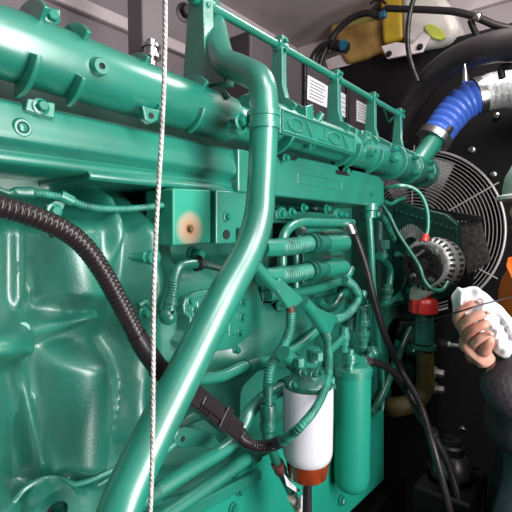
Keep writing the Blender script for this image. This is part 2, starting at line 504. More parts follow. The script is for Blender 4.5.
def mx(px, py=None, a=0, r=None):   # x on manifold surface at angle a (deg) for image column px
    r = r or MR; y = MY - r * math.cos(math.radians(a)); z = MZ + r * math.sin(math.radians(a))
    lo, hi = -1, 3
    for _ in range(40):
        c = (lo + hi) / 2
        q = proj((c, y, z))
        if dep((c, y, z)) < .05 or q[0] < px: lo = c
        else: hi = c
    return c


def ms(x, a, r=None):
    r = r or MR; return V(x, MY - r * math.cos(math.radians(a)), MZ + r * math.sin(math.radians(a)))


man = thing('intake_manifold', 'fat round turquoise intake manifold pipe along the top left of the engine', 'manifold', (.35, MY, MZ - MR))
x0 = mx(12); x1 = mx(246)
X = V(1, 0, 0)
m = MB().lathe(V(-.25, MY, MZ), X, [(0, MR * .72), (x0 - .07 + .25, MR * .74), (x0 - .045 + .25, MR * .80), (x0 - .02 + .25, MR * .91), (x0 + .01 + .25, MR * .98), (x0 + .04 + .25, MR), (x1 - .006 + .25, MR), (x1 + .25, MR * .92), (x1 + .002 + .25, MR * .8), (x1 + .10 + .25, MR * .8)], 64)
m.build('pipe_body', G, man)
m = MB().lathe(V(-.06, MY - .006, MZ), X, [(0, MR * .7), (.02, MR * 1.05), (.08, MR * 1.05), (.09, MR * .9)], 56); m.build('end_collar', G, man)
for px, a0, a1, r1 in ((33, -95, -22, 1.42), (79, -80, -30, 1.40), (84, 35, 120, 1.32), (40, 40, 120, 1.45), (146, 48, 120, 1.22), (204, 40, 120, 1.28), (227, 30, 120, 1.18), (202, -75, -15, 1.22), (160, -80, -35, 1.15)):
    m = MB().fin(mx(px, a=(a0 if a0 > 0 else a1)), .0065, MY, MZ, MR * .9, MR * r1, a0, a1); m.build('fin', G, man, bevel=.0015)
# foot pad with bolt between the lower fins
p = P(42, 106, -.052); k = mp(p)
m = MB(); m.ppoly([(26, 108), (28, 95), (56, 99), (56, 117)], -.058, .05); m.build('foot_pad', G, man, bevel=.002)
bolt_on(man, 41, 104, -.058, 6, 7)
m = MB(); m.ppoly([(30, -6), (58, -4), (58, 13), (33, 8)], MY + .01, .05); m.build('top_pad', G, man, bevel=.003)
bolt_on(man, 48, 5, MY + .01, 6, 6)
# threaded bosses on the pipe
def mboss(px, a, rpx, hpx, hole=.4, m_=None, parent=None):
    x = mx(px, a=a); p = ms(x, a, MR * .92); k = mp(p); n = (ms(x, a) - V(x, MY, MZ)).normalized()
    r = rpx * k; h = hpx * k + MR * .08
    o = MB().lathe(p, n, [(0, r * 1.15), (h * .8, r), (h, r * .88), (h, r * hole), (h * .7, r * hole)], 26).build('boss', m_ or G, parent or man)
    MB().cyl(p + n * h * .75, p + n * h * .8, r * hole * .95, seg=16).build('hole', HOLE, o)
mboss(98, -8, 9, 8, .38)
# lug with eye
m = MB(); m.ppoly([(143, 98), (161, 103), (159, 114), (152, 118), (146, 113)], MY - MR * .95, .012); o = m.build('lug', G, man, bevel=.002)
p = P(152, 109, MY - MR * .95); MB().cyl(p + V(0, -.001, 0), p + V(0, .003, 0), 3.2 * mp(p)).build('hole', HOLE, o)
mboss(238, -28, 8, 7, .35)
man.rotation_euler = (0, math.radians(1.8), 0); man.location.z -= .008; man.scale = (1, .95, .93)
# ------------------------------------------------------------ right hand manifold with the lettering
m2 = thing('air_inlet_manifold', 'turquoise manifold with raised mirrored lettering plate right of the coolant pipe', 'manifold', (1.1, MY, MZ - MR))
XA = mx(262); XB = mx(404)
m = MB().lathe(V(XA, MY, MZ), X, [(0, MR * .85), (.01, MR * 1.0), (XB - XA - .02, MR * 1.0), (XB - XA, MR * .95)], 56); m.build('pipe_body', G, m2)
ey = MY - MR * 1.22
pl = [P(279, 107, ey), P(356, 132, ey), P(356, 158, ey), P(279, 134, ey)]
zt_ = sum(H + Eline(*q) * (ey - CY) for q in ((281, 108), (354, 133))) / 2; zb_ = sum(H + Eline(*q) * (ey - CY) for q in ((281, 134), (354, 155))) / 2
xl_ = P(280, 120, ey).x; xr_ = P(355, 145, ey).x
m = MB(); m.box(((xl_ + xr_) / 2, (ey + MY) / 2, (zt_ + zb_) / 2), (xr_ - xl_, MY - ey, zt_ - zb_)); m.build('plate', G, m2, bevel=.003)
m = MB(); t_ = .0035; cx_ = (xl_ + xr_) / 2; cz_ = (zt_ + zb_) / 2; wx = xr_ - xl_; wz = zt_ - zb_
for sx, sz, dx, dz in ((0, 1, wx, t_), (0, -1, wx, t_), (1, 0, t_, wz), (-1, 0, t_, wz)): m.box((cx_ + sx * (wx / 2 - .006), ey - .0015, cz_ + sz * (wz / 2 - .006)), (dx - (.012 if dx > t_ else 0), .004, dz - (.012 if dz > t_ else 0)))
m.build('plate_rim', G, m2, bevel=.0008)
fc = bpy.data.curves.new('lettering', 'FONT'); fc.body = 'VOLVO'; fc.extrude = .03; fc.bevel_depth = .006; fc.align_x = 'CENTER'; fc.align_y = 'CENTER'; fc.space_character = 1.06
tmp = bpy.data.objects.new('lettering_source', fc); COL.objects.link(tmp); bpy.context.view_layer.update()
tm = tmp.evaluated_get(bpy.context.evaluated_depsgraph_get()).to_mesh()
tv = [v.co.copy() for v in tm.vertices]; tf = [tuple(p_.vertices) for p_ in tm.polygons]
tmp.to_mesh_clear(); bpy.data.objects.remove(tmp); bpy.data.curves.remove(fc)
w_ = max(v.x for v in tv) - min(v.x for v in tv); h_ = max(v.y for v in tv) - min(v.y for v in tv); mid = (max(v.y for v in tv) + min(v.y for v in tv)) / 2
m = MB(); sx = (wx * .86) / w_; sz = (wz * .56) / h_
m.v = [V(cx_ - v.x * sx, ey - v.z * .09, cz_ + (v.y - mid) * sz) for v in tv]; m.f = tf
m.build('lettering', G, m2, sharp=30)
for px, a0, a1, r1 in ((273, -95, -25, 1.35), (287, -95, -30, 1.5), (292, 35, 110, 1.35), (347, 40, 110, 1.35), (357, -80, 0, 1.35), (349, -90, -25, 1.35), (376, 30, 110, 1.3), (380, -90, 10, 1.28), (388, -60, 100, 1.32), (310, 45, 110, 1.3)):
    MB().fin(mx(px, a=(a0 if a0 > 0 else a1)), .008, MY, MZ, MR * .9, MR * r1, a0, a1).build('fin', G, m2, bevel=.0015)
for px, a, r in ((277, -34, 5), (308, -40, 5), (369, -10, 5), (318, 50, 4), (363, 30, 6)): mboss(px, a, r, 7, .35, parent=m2)
m = MB(); m.ppoly([(306, 106), (313, 104), (314, 121), (307, 119)], ey, .03); m.build('lug', G, m2, bevel=.002)
m = MB(); m.ppoly([(362, 130), (372, 132), (372, 144), (363, 141)], ey + .01, .04); m.build('lug', G, m2, bevel=.002)
for a, b in ((262, 145), (285, 158)): bolt_on(m2, a, b, MY - .02, 3, 4)

# outlet housing at the far end
oh = thing('manifold_outlet_housing', 'bolted turquoise outlet housing where the blue ribbed hose leaves the manifold', 'housing', V(XB, MY, MZ - MR))
xo = XB - .01; L_o = mx(436) - xo
m = MB().lathe(V(xo, MY, MZ), X, [(0, MR * 1.36), (.03, MR * 1.25), (.035, MR * 1.08), (L_o * .45, MR * 1.08), (L_o * .46, MR * 1.34), (L_o * .6, MR * 1.34), (L_o * .61, MR * 1.14), (L_o * .84, MR), (L_o * .85, MR * 1.36), (L_o, MR * 1.36)], 10); m.build('body', G, oh, bevel=.002)
for px, a in ((398, -10), (398, 25), (418, -30), (418, 25), (433, -35), (433, -5), (433, 30), (433, 55)):
    x = mx(px, a=a, r=MR * 1.3); p = ms(x, a, MR * 1.24); MB().bolt(p, (-1, 0, 0), .009, .03, False).build('bolt', BOLTM, oh)
pe0 = V(mx(424, a=60), MY, MZ + MR * .7); pb0 = P(431, 144, MY - .01)
m = MB(); m.cyl(pe0, pb0 + (D(444, 127, dep(pb0)) - pb0) * .55, MR * .85); m.build('outlet_neck', G, oh)
m = MB(); dnk = (D(444, 127, dep(pb0)) - pb0).normalized(); m.lathe(pb0 - dnk * .018, dnk, [(0, MR * 1.08), (.016, MR * 1.08)], 6); m.build('neck_flange', G, oh, bevel=.002)
for s_ in (-1, 1):
    sd = dnk.cross(V(0, 1, 0)).normalized(); MB().bolt(pb0 + sd * MR * .7 * s_ - V(0, .02, 0), dnk, .008, .012).build('bolt', BOLTM, oh)

# ------------------------------------------------------------ blue charge air hose
dh = dep(pb0)
hp = [D(437, 135, dh), D(450, 117, dh), D(463, 104, dh - .01), D(480, 95.5, dh - .03)]
bh = thing('charge_air_hose', 'bright blue ribbed silicone hose joining the manifold to the silver duct', 'hose', hp[0])
k = mp(hp[1])
m = MB(); path, par = smooth_path(hp, 16)
m.tube(hp, [15.5 * k, 16.5 * k, 17 * k, 17 * k], 40, corr=.026, amp=.15, n=14); m.build('ribbed_sleeve', BLUE, bh, sharp=80)
def clamp(pts, r, w, m_, parent, i=0, name='hose_clamp', screw=True):
    a, b = Vector(pts[0]), Vector(pts[1]); d = (b - a).normalized()
    o = MB().lathe(a, d, [(0, r * .96), (0, r), (w, r), (w, r * .96)], 32).build(name, m_, parent)
    if screw:
        s_ = d.cross(V(0, 1, 0)).normalized(); c = a + d * w / 2 + s_ * r * .5 + V(0, -r * .92, 0)
        MB().box(c, (w * .8, r * .22, r * .4), (d, V(0, 1, 0), d.cross(V(0, 1, 0)))).build('clamp_screw', m_, o)
    return o
clamp((hp[0].lerp(hp[1], -.32), hp[0].lerp(hp[1], .1)), 17 * k, .028, STEEL, bh)
dp = [hp[3], D(493, 91, dh - .04), D(512, 89, dh - .06), D(535, 96, dh - .08), D(548, 130, dh - .08)]
clamp((hp[3] - (dp[1] - hp[3]).normalized() * .018, hp[3]), 18.2 * k, .026, STEEL, bh)
sd_ = MB().tube(dp, [16.5 * k, 17.5 * k, 18 * k, 19 * k, 19 * k], 36, corr=.03, amp=.02).build('air_duct', SILV, label='silver crinkled air duct leaving the picture beside the blue hose', cat='duct')

# ------------------------------------------------------------ guard rod with posts
RY = -.02
rod = thing('guard_rail', 'long thin turquoise rod held on upright brackets above the manifold', 'rail', P(300, 130, RY))
zr = (zat(205, 3, RY) + zat(400, 115, RY)) / 2
xr0 = P(150, 0, RY).x - .25; xr1 = P(403, 115, RY).x
MB().cyl((xr0, RY, zr), (xr1, RY, zr), .0088).build('rod', G, rod)


def post(px, w, th, top=.02, low=None):
    x = P(px, 60, RY).x; zt = zr + top; zb = MZ + MR * .75
    poly = [(RY - w * .5, zt), (RY + w * .5, zt), (RY + w * .7, zr - .03), (RY + w * 1.2, zb - .01), (MY - MR * .1, zb), (MY - MR * .75, zb - .004), (MY - MR * .78, zb + .012), (RY - w * .9, zb + .04), (RY - w * .55, zb + .07), (RY - w * .5, zr - .03)]
    o = MB().yz(x, th, poly).build('upright', G, rod, bevel=.002)
    MB().cyl((x - th * .9, RY, zr), (x + th * .9, RY, zr), .013).build('eye', G, o)
    MB().lathe((x, RY - .008, zr + .008), (0, -1, 0), [(0, .005), (.012, .005)], 10).build('screw', BOLTM, o)
    MB().lathe((x, RY - .008, zr - .012), (0, -1, 0), [(0, .005), (.012, .005)], 10).build('screw', BOLTM, o)
    return o
post(202, .036, .026, .03); post(280, .024, .018); post(336, .024, .018); post(373, .024, .016); post(400, .022, .018)

# ------------------------------------------------------------ main coolant pipe
cpx = [(203, -14, .05), (214, 22, .0), (222, 58, -.075), (240, 69, -.125), (259, 80, -.17), (264, 104, -.18), (263, 150, -.18), (261, 190, -.18), (258, 220, -.18), (247, 254, -.18), (222, 300, -.18), (180, 382, -.18), (140, 462, -.185), (118, 515, -.19), (108, 560, -.19)]
pts = PP(cpx)
cp = thing('coolant_pipe', 'thick smooth turquoise coolant pipe bending over the manifold and slanting down to lower left', 'pipe', pts[-1])
R0 = 14.4 * mp(P(262, 120, -.18))
MB().tube(pts, [R0 * .95] * 2 + [R0] * 6 + [R0 * 1.06] * 2 + [R0 * 1.1] * 5, 40, n=14).build('pipe_body', G, cp, sharp=80)
q = P(263.6, 121, -.18)
m = MB().lathe(q + V(0, 0, .009), (0, 0, -1), [(-.004, R0), (-.004, R0 * 1.17), (.003, R0 * 1.17), (.004, R0 * 1.1), (.014, R0 * 1.1), (.015, R0 * 1.17), (.022, R0 * 1.17), (.022, R0)], 36); o = m.build('clamp_band', G, cp)
m = MB(); m.tube([P(257, 121, -.17), P(246, 123, -.150), P(232, 121, -.10)], .0055, 10); m.build('clamp_arm', G, o)
MB().bolt(P(240, 122, -.152), (0, -1, 0), .009, .010).build('clamp_bolt', BOLTM, o)
# ------------------------------------------------------------ bracket plates under the cover
def plate(name, px, y, th, m_, label, cat, bev=.002, parent=None, **kw):
    m = MB(); m.ppoly(px, y, th); return m.build(name, m_, parent, label if not parent else None, cat if not parent else None, bevel=bev, **kw)
bt = thing('sensor_bracket', 'square turquoise bracket box with burnt peach patch around its hole', 'bracket', P(190, 245, -.07))
bp_ = P(190, 229, -.072)
m = MB(); m.ppoly([(173, 188), (211, 190), (211, 243), (173, 246)], -.07, .07); m.build('face_plate', STAIN, bt, bevel=.003, origin=P(190, 229, -.07))
k = mp(bp_); m = MB().bolt(bp_ + V(0, .002, 0), (0, -1, 0), 2.6 * k, 3 * k, False); m.build('burnt_bolt', mat('rusty_bolt', (.13, .09, .03), .7), bt)
bt = thing('support_plate', 'narrow turquoise support plate with a bolt above a dark round hole', 'plate', P(232, 245, -.05))
m = MB(); m.ppoly([(216, 190), (256, 192), (256, 243), (216, 244)], -.055, .05); m.build('face_plate', G, bt, bevel=.003)
bolt_on(bt, 226.5, 217, -.056, 3.4, 4)
p = P(226.5, 234.5, -.056); MB().cyl(p + V(0, -.0012, 0), p + V(0, .002, 0), 4.8 * mp(p)).build('hole', HOLE, bt)

# ------------------------------------------------------------ green cable with connector (upper left)
gc = thing('sensor_cable', 'thin ribbed green cable with tapered connector under the rocker cover', 'cable', P(60, 200, -.05))
ya = -.045
m = MB(); k = mp(P(20, 192, ya)); m.tube(PP([(-12, 186), (0, 190), (8, 193), (12, 193), (16, 192.5), (26, 193), (31, 193), (35, 193.5)], ya), [3 * k, 3 * k, 3 * k, 4 * k, 5.5 * k, 6 * k, 6.5 * k, 5 * k], 16); m.build('connector', GD, gc)
m = MB(); m.tube(PP([(34, 193), (55, 196), (68, 199), (85, 206), (110, 209), (140, 208), (171, 204)], ya), 4.3 * k, 12, corr=.0042, amp=.18); m.build('ribbed_sleeve', GSLEEVE, gc, sharp=80)
m = MB(); pc = P(66, 198, ya); d_ = (P(72, 201, ya) - pc).normalized(); m.lathe(pc - d_ * .009, d_, [(0, 6 * k), (.018, 6 * k)], 20); m.build('clip', G, gc)
m = MB(); m.ppoly([(56, 200), (66, 203), (62, 212), (50, 214), (46, 206)], ya + .004, .006); m.build('clip_tab', G, gc, bevel=.001)
bolt_on(gc, 54, 211, ya + .003, 5.5, 6)
m = MB(); m.tube(PP([(50, 236), (62, 232), (77, 229), (81, 234)], ya - .02), .003, 8); m.build('tie', BLKP, gc)

# ------------------------------------------------------------ black conduit
cpts = [(-25, 196, -.13), (0, 206, -.13), (30, 215, -.13), (62, 229, -.13), (84, 246, -.13), (103, 272, -.13), (120, 303, -.13), (134, 330, -.13), (140, 341, -.13)]
cd_ = thing('wiring_conduit', 'black ribbed wiring conduit sweeping down across the engine block from the left edge', 'conduit', P(140, 340, -.13))
k = mp(P(80, 250, -.13))
MB().tube(PP(cpts), 10.2 * k, 22, corr=.0062, amp=.2).build('ribbed_sleeve', LOOM, cd_, sharp=80)
MB().tube(PP([(136, 334, -.13), (146, 350, -.13), (160, 370, -.128), (176, 388, -.12)]), [11 * k, 12 * k, 12 * k, 11 * k], 22).build('smooth_sleeve', BLKP, cd_)
m = MB(); pc = P(158, 368, -.13); dd = (P(170, 384, -.13) - pc).normalized(); m.lathe(pc, dd, [(0, 13 * k), (.004, 13.4 * k), (.008, 13 * k)], 24); m.build('cable_tie', BLKP, cd_)
# connector block
yk = -.140
cb = thing('wiring_connector', 'black plastic rectangular connector block beneath the slanting coolant pipe', 'connector', P(212, 415, yk))
a = P(186, 389, yk); b = P(235, 430, yk); ax = (b - a).normalized(); az = V(0, -1, 0); ay = ax.cross(az).normalized(); k = mp(a)
L = (b - a).length
m = MB(); m.box((a + b) / 2, (L, 21 * k, 20 * k), (ax, ay, az)); m.build('shell', BLKP, cb, bevel=.004)
m = MB(); m.box(a.lerp(b, .45) - V(0, 10.5 * k, 0), (L * .55, 10 * k, 4 * k), (ax, ay, az)); m.build('latch', BLKP, cb, bevel=.002)
m = MB()
for i in range(4): m.box(a.lerp(b, .2 + .05 * i) - V(0, 10.5 * k, 0) + ay * 7 * k * (1 if ay.z < 0 else -1), (.002, 6 * k, 3 * k), (ax, ay, az))
m.build('grip_rib', BLKP, cb)
m = MB(); m.box(a.lerp(b, .62) - V(0, 12 * k, 0), (L * .12, 24 * k, 3 * k), (ax, ay, az)); m.build('locking_clip', BLKP, cb, bevel=.0015)
m = MB(); m.lathe(b, ax, [(-.01, 10 * k), (.004, 10 * k), (.006, 7.5 * k), (.012, 7.5 * k), (.013, 8.5 * k), (.02, 8.5 * k), (.021, 6.8 * k), (.03, 6.8 * k)], 20); m.build('cable_gland', BLKP, cb)

# long flexible tube from the connector to the Y splitter, dark at one end, overpainted at the other
fl = thing('flexible_conduit', 'thin ribbed conduit curving from black connector block up across the white filter', 'conduit', P(260, 445, yk))
k2 = mp(P(255, 440, yk))
A1 = PP([(236, 431, yk), (243, 440, yk - .005), (255, 446, -.16), (270, 445.5, -.18), (282, 441, -.205)])
A2 = PP([(282, 441, -.205), (291, 435, -.225), (302, 425, -.245), (317, 406, -.245), (327, 382, -.22), (329, 360, -.17), (327, 340, -.12)])
MB().tube(A1, 5.8 * k2, 16, corr=.0042, amp=.18).build('black_section', LOOM, fl, sharp=80)
MB().tube(A2, [5.4 * k2, 4.8 * k2, 4.2 * k2, 4.1 * k2, 4.3 * k2, 4.8 * k2, 5.2 * k2], 16, corr=.0048, amp=.16).build('painted_section', GSLEEVE, fl, sharp=80)

# ------------------------------------------------------------ hanging cord
co = MB(); ctop = P(165.5, -25, -.36); cbot = P(148, 540, -.36)
n = 260; rr = 1.55 * mp(P(158, 250, -.36))
for s_ in range(3):
    pts = []
    dv = (cbot - ctop)
    for i in range(n + 1):
        t = i / n; c = ctop + dv * t + V(.0016 * math.sin(t * 9), 0, 0); th = t * 2 * PI * 34 + s_ * 2 * PI / 3
        pts.append(c + V(math.cos(th), math.sin(th), 0) * rr * .62)
    co.tube(pts, rr, 7, n=1)
co.build('hanging_cord', ROPE, label='pale twisted cord hanging straight down in front of the engine', cat='cord', sharp=80)

# ------------------------------------------------------------ small elbow hose
el = thing('elbow_hose', 'small turquoise elbow pipe with ball joint left of the slanting coolant pipe', 'pipe', P(167, 320, -.06))
yq = -.06; k = mp(P(172, 290, yq))
MB().tube(PP([(173, 292), (175, 278), (180, 267), (190, 264), (199, 264)], yq), 5.2 * k, 18).build('elbow', G, el)
MB().tube(PP([(172, 299), (174, 280)], yq), 5.6 * k, 18, corr=.004, amp=.12).build('ribbed_sleeve', G, el, sharp=80)
m = MB(); a = P(168, 315, yq); ax = (P(173, 292, yq) - a).normalized()
m.lathe(a, ax, [(0, 5 * k), (.008, 7 * k), (.012, 7 * k), (.0125, 6 * k), (.017, 6 * k), (.0175, 7.4 * k), (.022, 7.4 * k), (.0225, 6 * k), (.03, 6 * k)], 20); m.build('collar', G, el)
MB().ball(P(168, 316, yq), 9.2 * k).build('ball_joint', G, el)
p = P(172, 312, yq - .014); MB().cyl(p, p + V(0, -.003, 0), 1.2 * k).build('pin', HOLE, el)
m = MB(); pc = P(198, 264, yq); m.lathe(pc, X, [(-.005, 7.6 * k), (.005, 7.6 * k)], 20); m.tube([P(198, 256, yq), P(202, 258, yq - .01), P(204, 266, yq - .012)], .0022, 8); m.build('rubber_clip', BLK, el)
MB().tube(PP([(203, 264), (216, 267), (238, 273), (250, 274)], yq), 4.2 * k, 14, corr=.0042, amp=.2).build('ribbed_sleeve', GDK, el, sharp=80)
bolt_on(block, 192, 254, -.035, 5.5, 12)
bolt_on(block, 143, 313, -.03, 4, 8)
m = MB().tube(PP([(139, 306), (146, 302), (152, 308), (160, 312)], -.03), .005, 10); m.build('stub', G, block)
m = MB().tube(PP([(240, 228), (239.5, 248)], -.06), 3.8 * k, 14, corr=.0055, amp=.2); m.build('sensor_plug', GSLEEVE, label='short ribbed green sensor plug beside the dark round hole', cat='plug')
m = MB(); m.ppoly([(111, 200), (112, 240), (170, 250), (170, 192)], -.006, .02); 

# ribbed cover plate under the slanting pipe
rc2 = thing('side_cover', 'ribbed turquoise side cover plate with bolts behind the slanting coolant pipe', 'cover plate', P(215, 345, -.03))
yc_ = -.035
m = MB(); m.ppoly([(183, 305), (186, 298), (196, 292), (238, 284), (256, 280), (262, 300), (262, 344), (214, 352), (186, 350), (183, 344), (190, 332), (190, 318), (184, 314)], yc_, .05); m.build('plate', G, rc2, bevel=.003)
m = MB()
for q in (((187, 305), (196, 297), (216, 292), (240, 288)), ((187, 308), (192, 313), (193, 325), (190, 334), (186, 342))): m.tube(PP(q, yc_), .0028, 10)
for xx in (197, 205, 213): m.tube(PP([(xx, 302 - (xx - 197) * .3), (xx, 318), (xx - 1, 328)], yc_), .0026, 8)
m.tube(PP([(192, 311), (216, 307)], yc_), .0022, 8)
m.tube(PP([(219, 330), (238, 335)], yc_), .0015, 8); m.tube(PP([(229, 320), (229, 335)], yc_), .0015, 8)
m.build('rib', G, rc2)
for a, b in ((190, 301), (195, 310), (243, 302), (240, 332), (236, 350), (242, 317)): bolt_on(rc2, a, b, yc_, 3.4, 4)

# ------------------------------------------------------------ oil cooler side with pipes
oc = thing('oil_cooler', 'turquoise bolted oil cooler housing under the flat housing beside twin ribbed hoses', 'oil cooler', P(310, 295, -.02))
yo = -.03
m = MB(); m.ppoly([(262, 209), (340, 214), (348, 216), (348, 224), (262, 223)], yo, .06).ppoly([(303, 223), (348, 223), (346, 286), (303, 296)], yo, .06).ppoly([(262, 222), (273, 222), (273, 304), (262, 304)], yo, .06).ppoly([(262, 294), (346, 276), (346, 286), (262, 306)], yo, .06)
m.build('housing', GD, oc, bevel=.002)
m = MB(); m.ppoly([(276, 210), (338, 214), (338, 221), (276, 219)], yo - .008, .02).ppoly([(303, 226), (344, 226), (344, 292), (303, 300)], yo - .006, .02); m.ppoly([(262, 292), (345, 275), (346, 283), (263, 302)], yo - .01, .02); m.build('step', GD, oc, bevel=.002)
for a, b in ((281, 214), (291, 212), (338, 214), (343, 215), (303, 208), (326, 209), (345, 289), (341, 290), (323, 288), (281, 304), (313, 286)): bolt_on(oc, a, b, yo - .008, 3.2, 4)
for a, b, r in ((336, 214, 6), (281, 213, 6), (342, 289, 6), (280, 304, 6)): boss(oc, a, b, yo - .004, r, 3, .5)
def simple(name, px, y, rpx, m_, label, cat, corr=None, seg=18, ref=None, amp=.14, group=None, parent=None):
    pts = PP(px, y); k = mp(pts[len(pts) // 2]) if ref is None else mp(P(*ref))
    r = [q * k for q in rpx] if isinstance(rpx, (list, tuple)) else rpx * k
    return MB().tube(pts, r, seg, corr=corr, amp=amp).build(name, m_, parent, label if not parent else None, cat if not parent else None, group, sharp=80 if corr else 45)
lp = thing('cooler_pipe', 'turquoise hooked pipe running above the twin ribbed hoses', 'pipe', P(283, 290, -.06))
simple('pipe', [(282, 300), (282, 262), (283, 240), (289, 228), (302, 222.5), (320, 222.5), (352, 223)], -.062, 5, G, '', '', parent=lp)
simple('branch_pipe', [(296, 300), (296, 262), (297, 245), (301, 233), (312, 230), (340, 231)], -.045, 3.4, G, '', '', parent=lp)
simple('pipe_end', [(299, 231), (303, 231)], -.07, 4.5, STEEL, '', '', parent=lp)
def hose(label, y, a0, a1, b1, c1, r):
    t = thing('ribbed_hose', label, 'hose', P(a0[0], a0[1] + r, y), 'twin ribbed hoses')
    k = mp(P(*a1, y))
    MB().tube(PP([a0, a1], y), (r - .5) * k, 22).build('smooth_end', G, t)
    md = ((a1[0] + b1[0]) / 2, (a1[1] + b1[1]) / 2 + .8)
    MB().tube(PP([a1, md, b1], y), r * k, 24, corr=.0085, amp=.17).build('ribbed_section', GSLEEVE, t, sharp=80)
    p = P(*b1, y); d = (P(*c1, y) - p).normalized(); L = (P(*c1, y) - p).length
    MB().lathe(p, d, [(0, (r + 2) * k), (.010, (r + 2) * k), (.011, r * k), (.018, r * k), (.019, (r + 2.2) * k), (.027, (r + 2.2) * k), (.028, (r - .5) * k), (L * .42, (r - .5) * k)], 28).build('clamp_collar', GD, t)
    MB().lathe(p + d * L * .40, d, [(0, (r + .4) * k), (L * .58, (r + .4) * k), (L * .6, (r - 1) * k)], 28).build('end_fitting', G, t)
    MB().tube(PP([((b1[0] + 14), c1[1] - r - 1), (c1[0] - 2, c1[1] - r - 2)], y), .003, 8).build('clamp_wire', STEEL, t)
hose('upper of the two ribbed turquoise hoses on the oil cooler', -.085, (262, 248), (277, 247.5), (309, 243.5), (345, 243), 9.4)
hose('lower of the two ribbed turquoise hoses on the oil cooler', -.085, (262, 277), (277, 275.5), (308, 271), (344, 267.5), 9.3)
simple('cross_pipe', [(268, 296), (310, 290), (345, 281), (352, 284)], -.05, 4.2, G, 'thin turquoise cross pipe just under the twin ribbed hoses', 'pipe')

# ------------------------------------------------------------ wiring splitters
ys = -.13
sp1 = thing('cable_splitter', 'upper flat triangular cable splitter on green harness below the twin hoses', 'splitter', P(290, 305, ys), 'triangular cable splitters')
k = mp(P(285, 295, ys))
MB().tube(PP([(254, 264), (264, 275), (274, 286)], ys), 5.6 * k, 16).build('inlet_sleeve', G, sp1)
m = MB(); m.ppoly([(274, 286), (281, 278), (304, 298), (303, 302), (294, 309), (288, 308)], ys - 3.5 * k, 7 * k); m.build('body', G, sp1, bevel=.004)
sp2 = thing('cable_splitter', 'lower flat triangular cable splitter, hoses leaving it at top of the filter', 'splitter', P(320, 330, ys), 'triangular cable splitters')
MB().tube(PP([(303, 301), (312, 311)], ys), 6.6 * k, 16).build('inlet_sleeve', G, sp2)
MB().tube(PP([(310, 309), (324, 329)], ys), 7 * k, 16).build('tube_side', G, sp2)
m = MB(); m.ppoly([(309, 312), (315, 306), (337, 316), (337, 321), (330, 337), (323, 331)], ys - 3 * k, 6 * k); m.build('body', G, sp2, bevel=.004)
MB().tube(PP([(323, 330), (327, 340)], ys), 5.6 * k, 14, corr=.004).build('outlet', GD, sp2)
m = MB().tube(PP([(290, 305), (291, 314)], ys), 4.6 * k, 14); m.build('outlet', COPPER, sp1)
simple('branch_conduit', [(291, 312), (290, 328), (284, 345), (273, 362), (269, 375), (268, 388)], ys, 5.2, GSLEEVE, 'ribbed green conduit hanging down from the upper triangular splitter', 'conduit', corr=.0048, seg=16)
simple('branch_conduit', [(334, 319), (343, 317), (352, 309), (358, 297), (353, 286), (345, 280)], -.12, 4.4, GSLEEVE, 'green conduit looping right and up from the lower triangular splitter', 'conduit', corr=.005, seg=16)

# ------------------------------------------------------------ lower pipes
def pipe_with_clamp(label, pts, r, clamps, m_=G, y=-.1):
    P3 = PP(pts, y); t = thing('lower_pipe', label, 'pipe', P3[0]); k = mp(P3[len(P3) // 2])
    MB().tube(P3, r * k, 24).build('pipe_body', m_, t)
    for a, b in clamps:
        A = P(*a, y); d = (P(*b, y) - A).normalized(); L = (P(*b, y) - A).length
        MB().lathe(A, d, [(0, r * k), (0, r * 1.25 * k), (L, r * 1.25 * k), (L, r * k)], 24).build('clamp', GD, t)
    return t
pipe_with_clamp('long turquoise pipe rising from bottom of the hanging cord to the filter head', [(128, 508), (156, 492), (190, 470), (224, 449), (240, 432), (250, 412), (266, 396), (288, 384), (304, 377)], 6.8, [((146, 498), (156, 492)), ((282, 387), (296, 380))], y=-.115)
pipe_with_clamp('lowest turquoise pipe slanting along the sump edge', [(150, 524), (176, 508), (210, 485), (240, 463), (262, 450), (300, 432)], 6.6, [((247, 460), (256, 454))], y=-.085)
pipe_with_clamp('short curved turquoise pipe emerging right of the slanting coolant pipe', [(186, 374), (200, 379), (222, 376), (240, 368), (254, 363), (270, 360), (284, 354), (300, 345), (318, 330)], 5.2, [((246, 366), (256, 362))], y=-.06)
pipe_with_clamp('thick turquoise cup elbow on top of the filter head', [(283, 353), (294, 362), (306, 369), (313, 362), (313, 348)], 7, [((293, 361), (299, 366))], y=-.16)
if 0: pipe_with_clamp('short turquoise elbow between the two splitters and the filter head', [(283, 352), (292, 361), (304, 368), (314, 364), (318, 350)], 5.6, [((290, 359), (297, 364))], y=-.1)
simple('drain_hose', [(268, 385), (268, 400), (268, 425), (271, 445), (278, 465), (288, 485), (302, 516)], -.15, 5, GD, 'green drain hose falling beside the white filter to the bottom edge', 'hose')
ff = thing('hose_fitting', 'knurled turquoise hose fitting left of the white filter', 'fitting', P(268, 430, -.15))
p = P(268, 404, -.15); k = mp(p)
MB().lathe(p, (0, 0, -1), [(0, 5 * k), (0, 8 * k), (4 * k, 8.6 * k), (14 * k, 8.2 * k), (14 * k, 7 * k), (18 * k, 7 * k), (18 * k, 8 * k), (26 * k, 8 * k), (28 * k, 6 * k), (38 * k, 5.6 * k)], 10).build('nut', GD, ff, bevel=.001)
MB().tube(PP([(262, 400), (275, 397), (284, 392)], -.145), .005, 10).build('bracket_arm', GD, ff)
simple('sleeve_tape', [(277, 463), (281, 471)], -.152, 6.4, COPPER, 'brown tape wound round the green drain hose', 'tape')
simple('hose_tag', [(292, 497), (304, 518)], -.158, 4.6, mat('pale_tape', (.6, .58, .5), .6), 'pale sleeve at the lower end of the drain hose', 'sleeve')
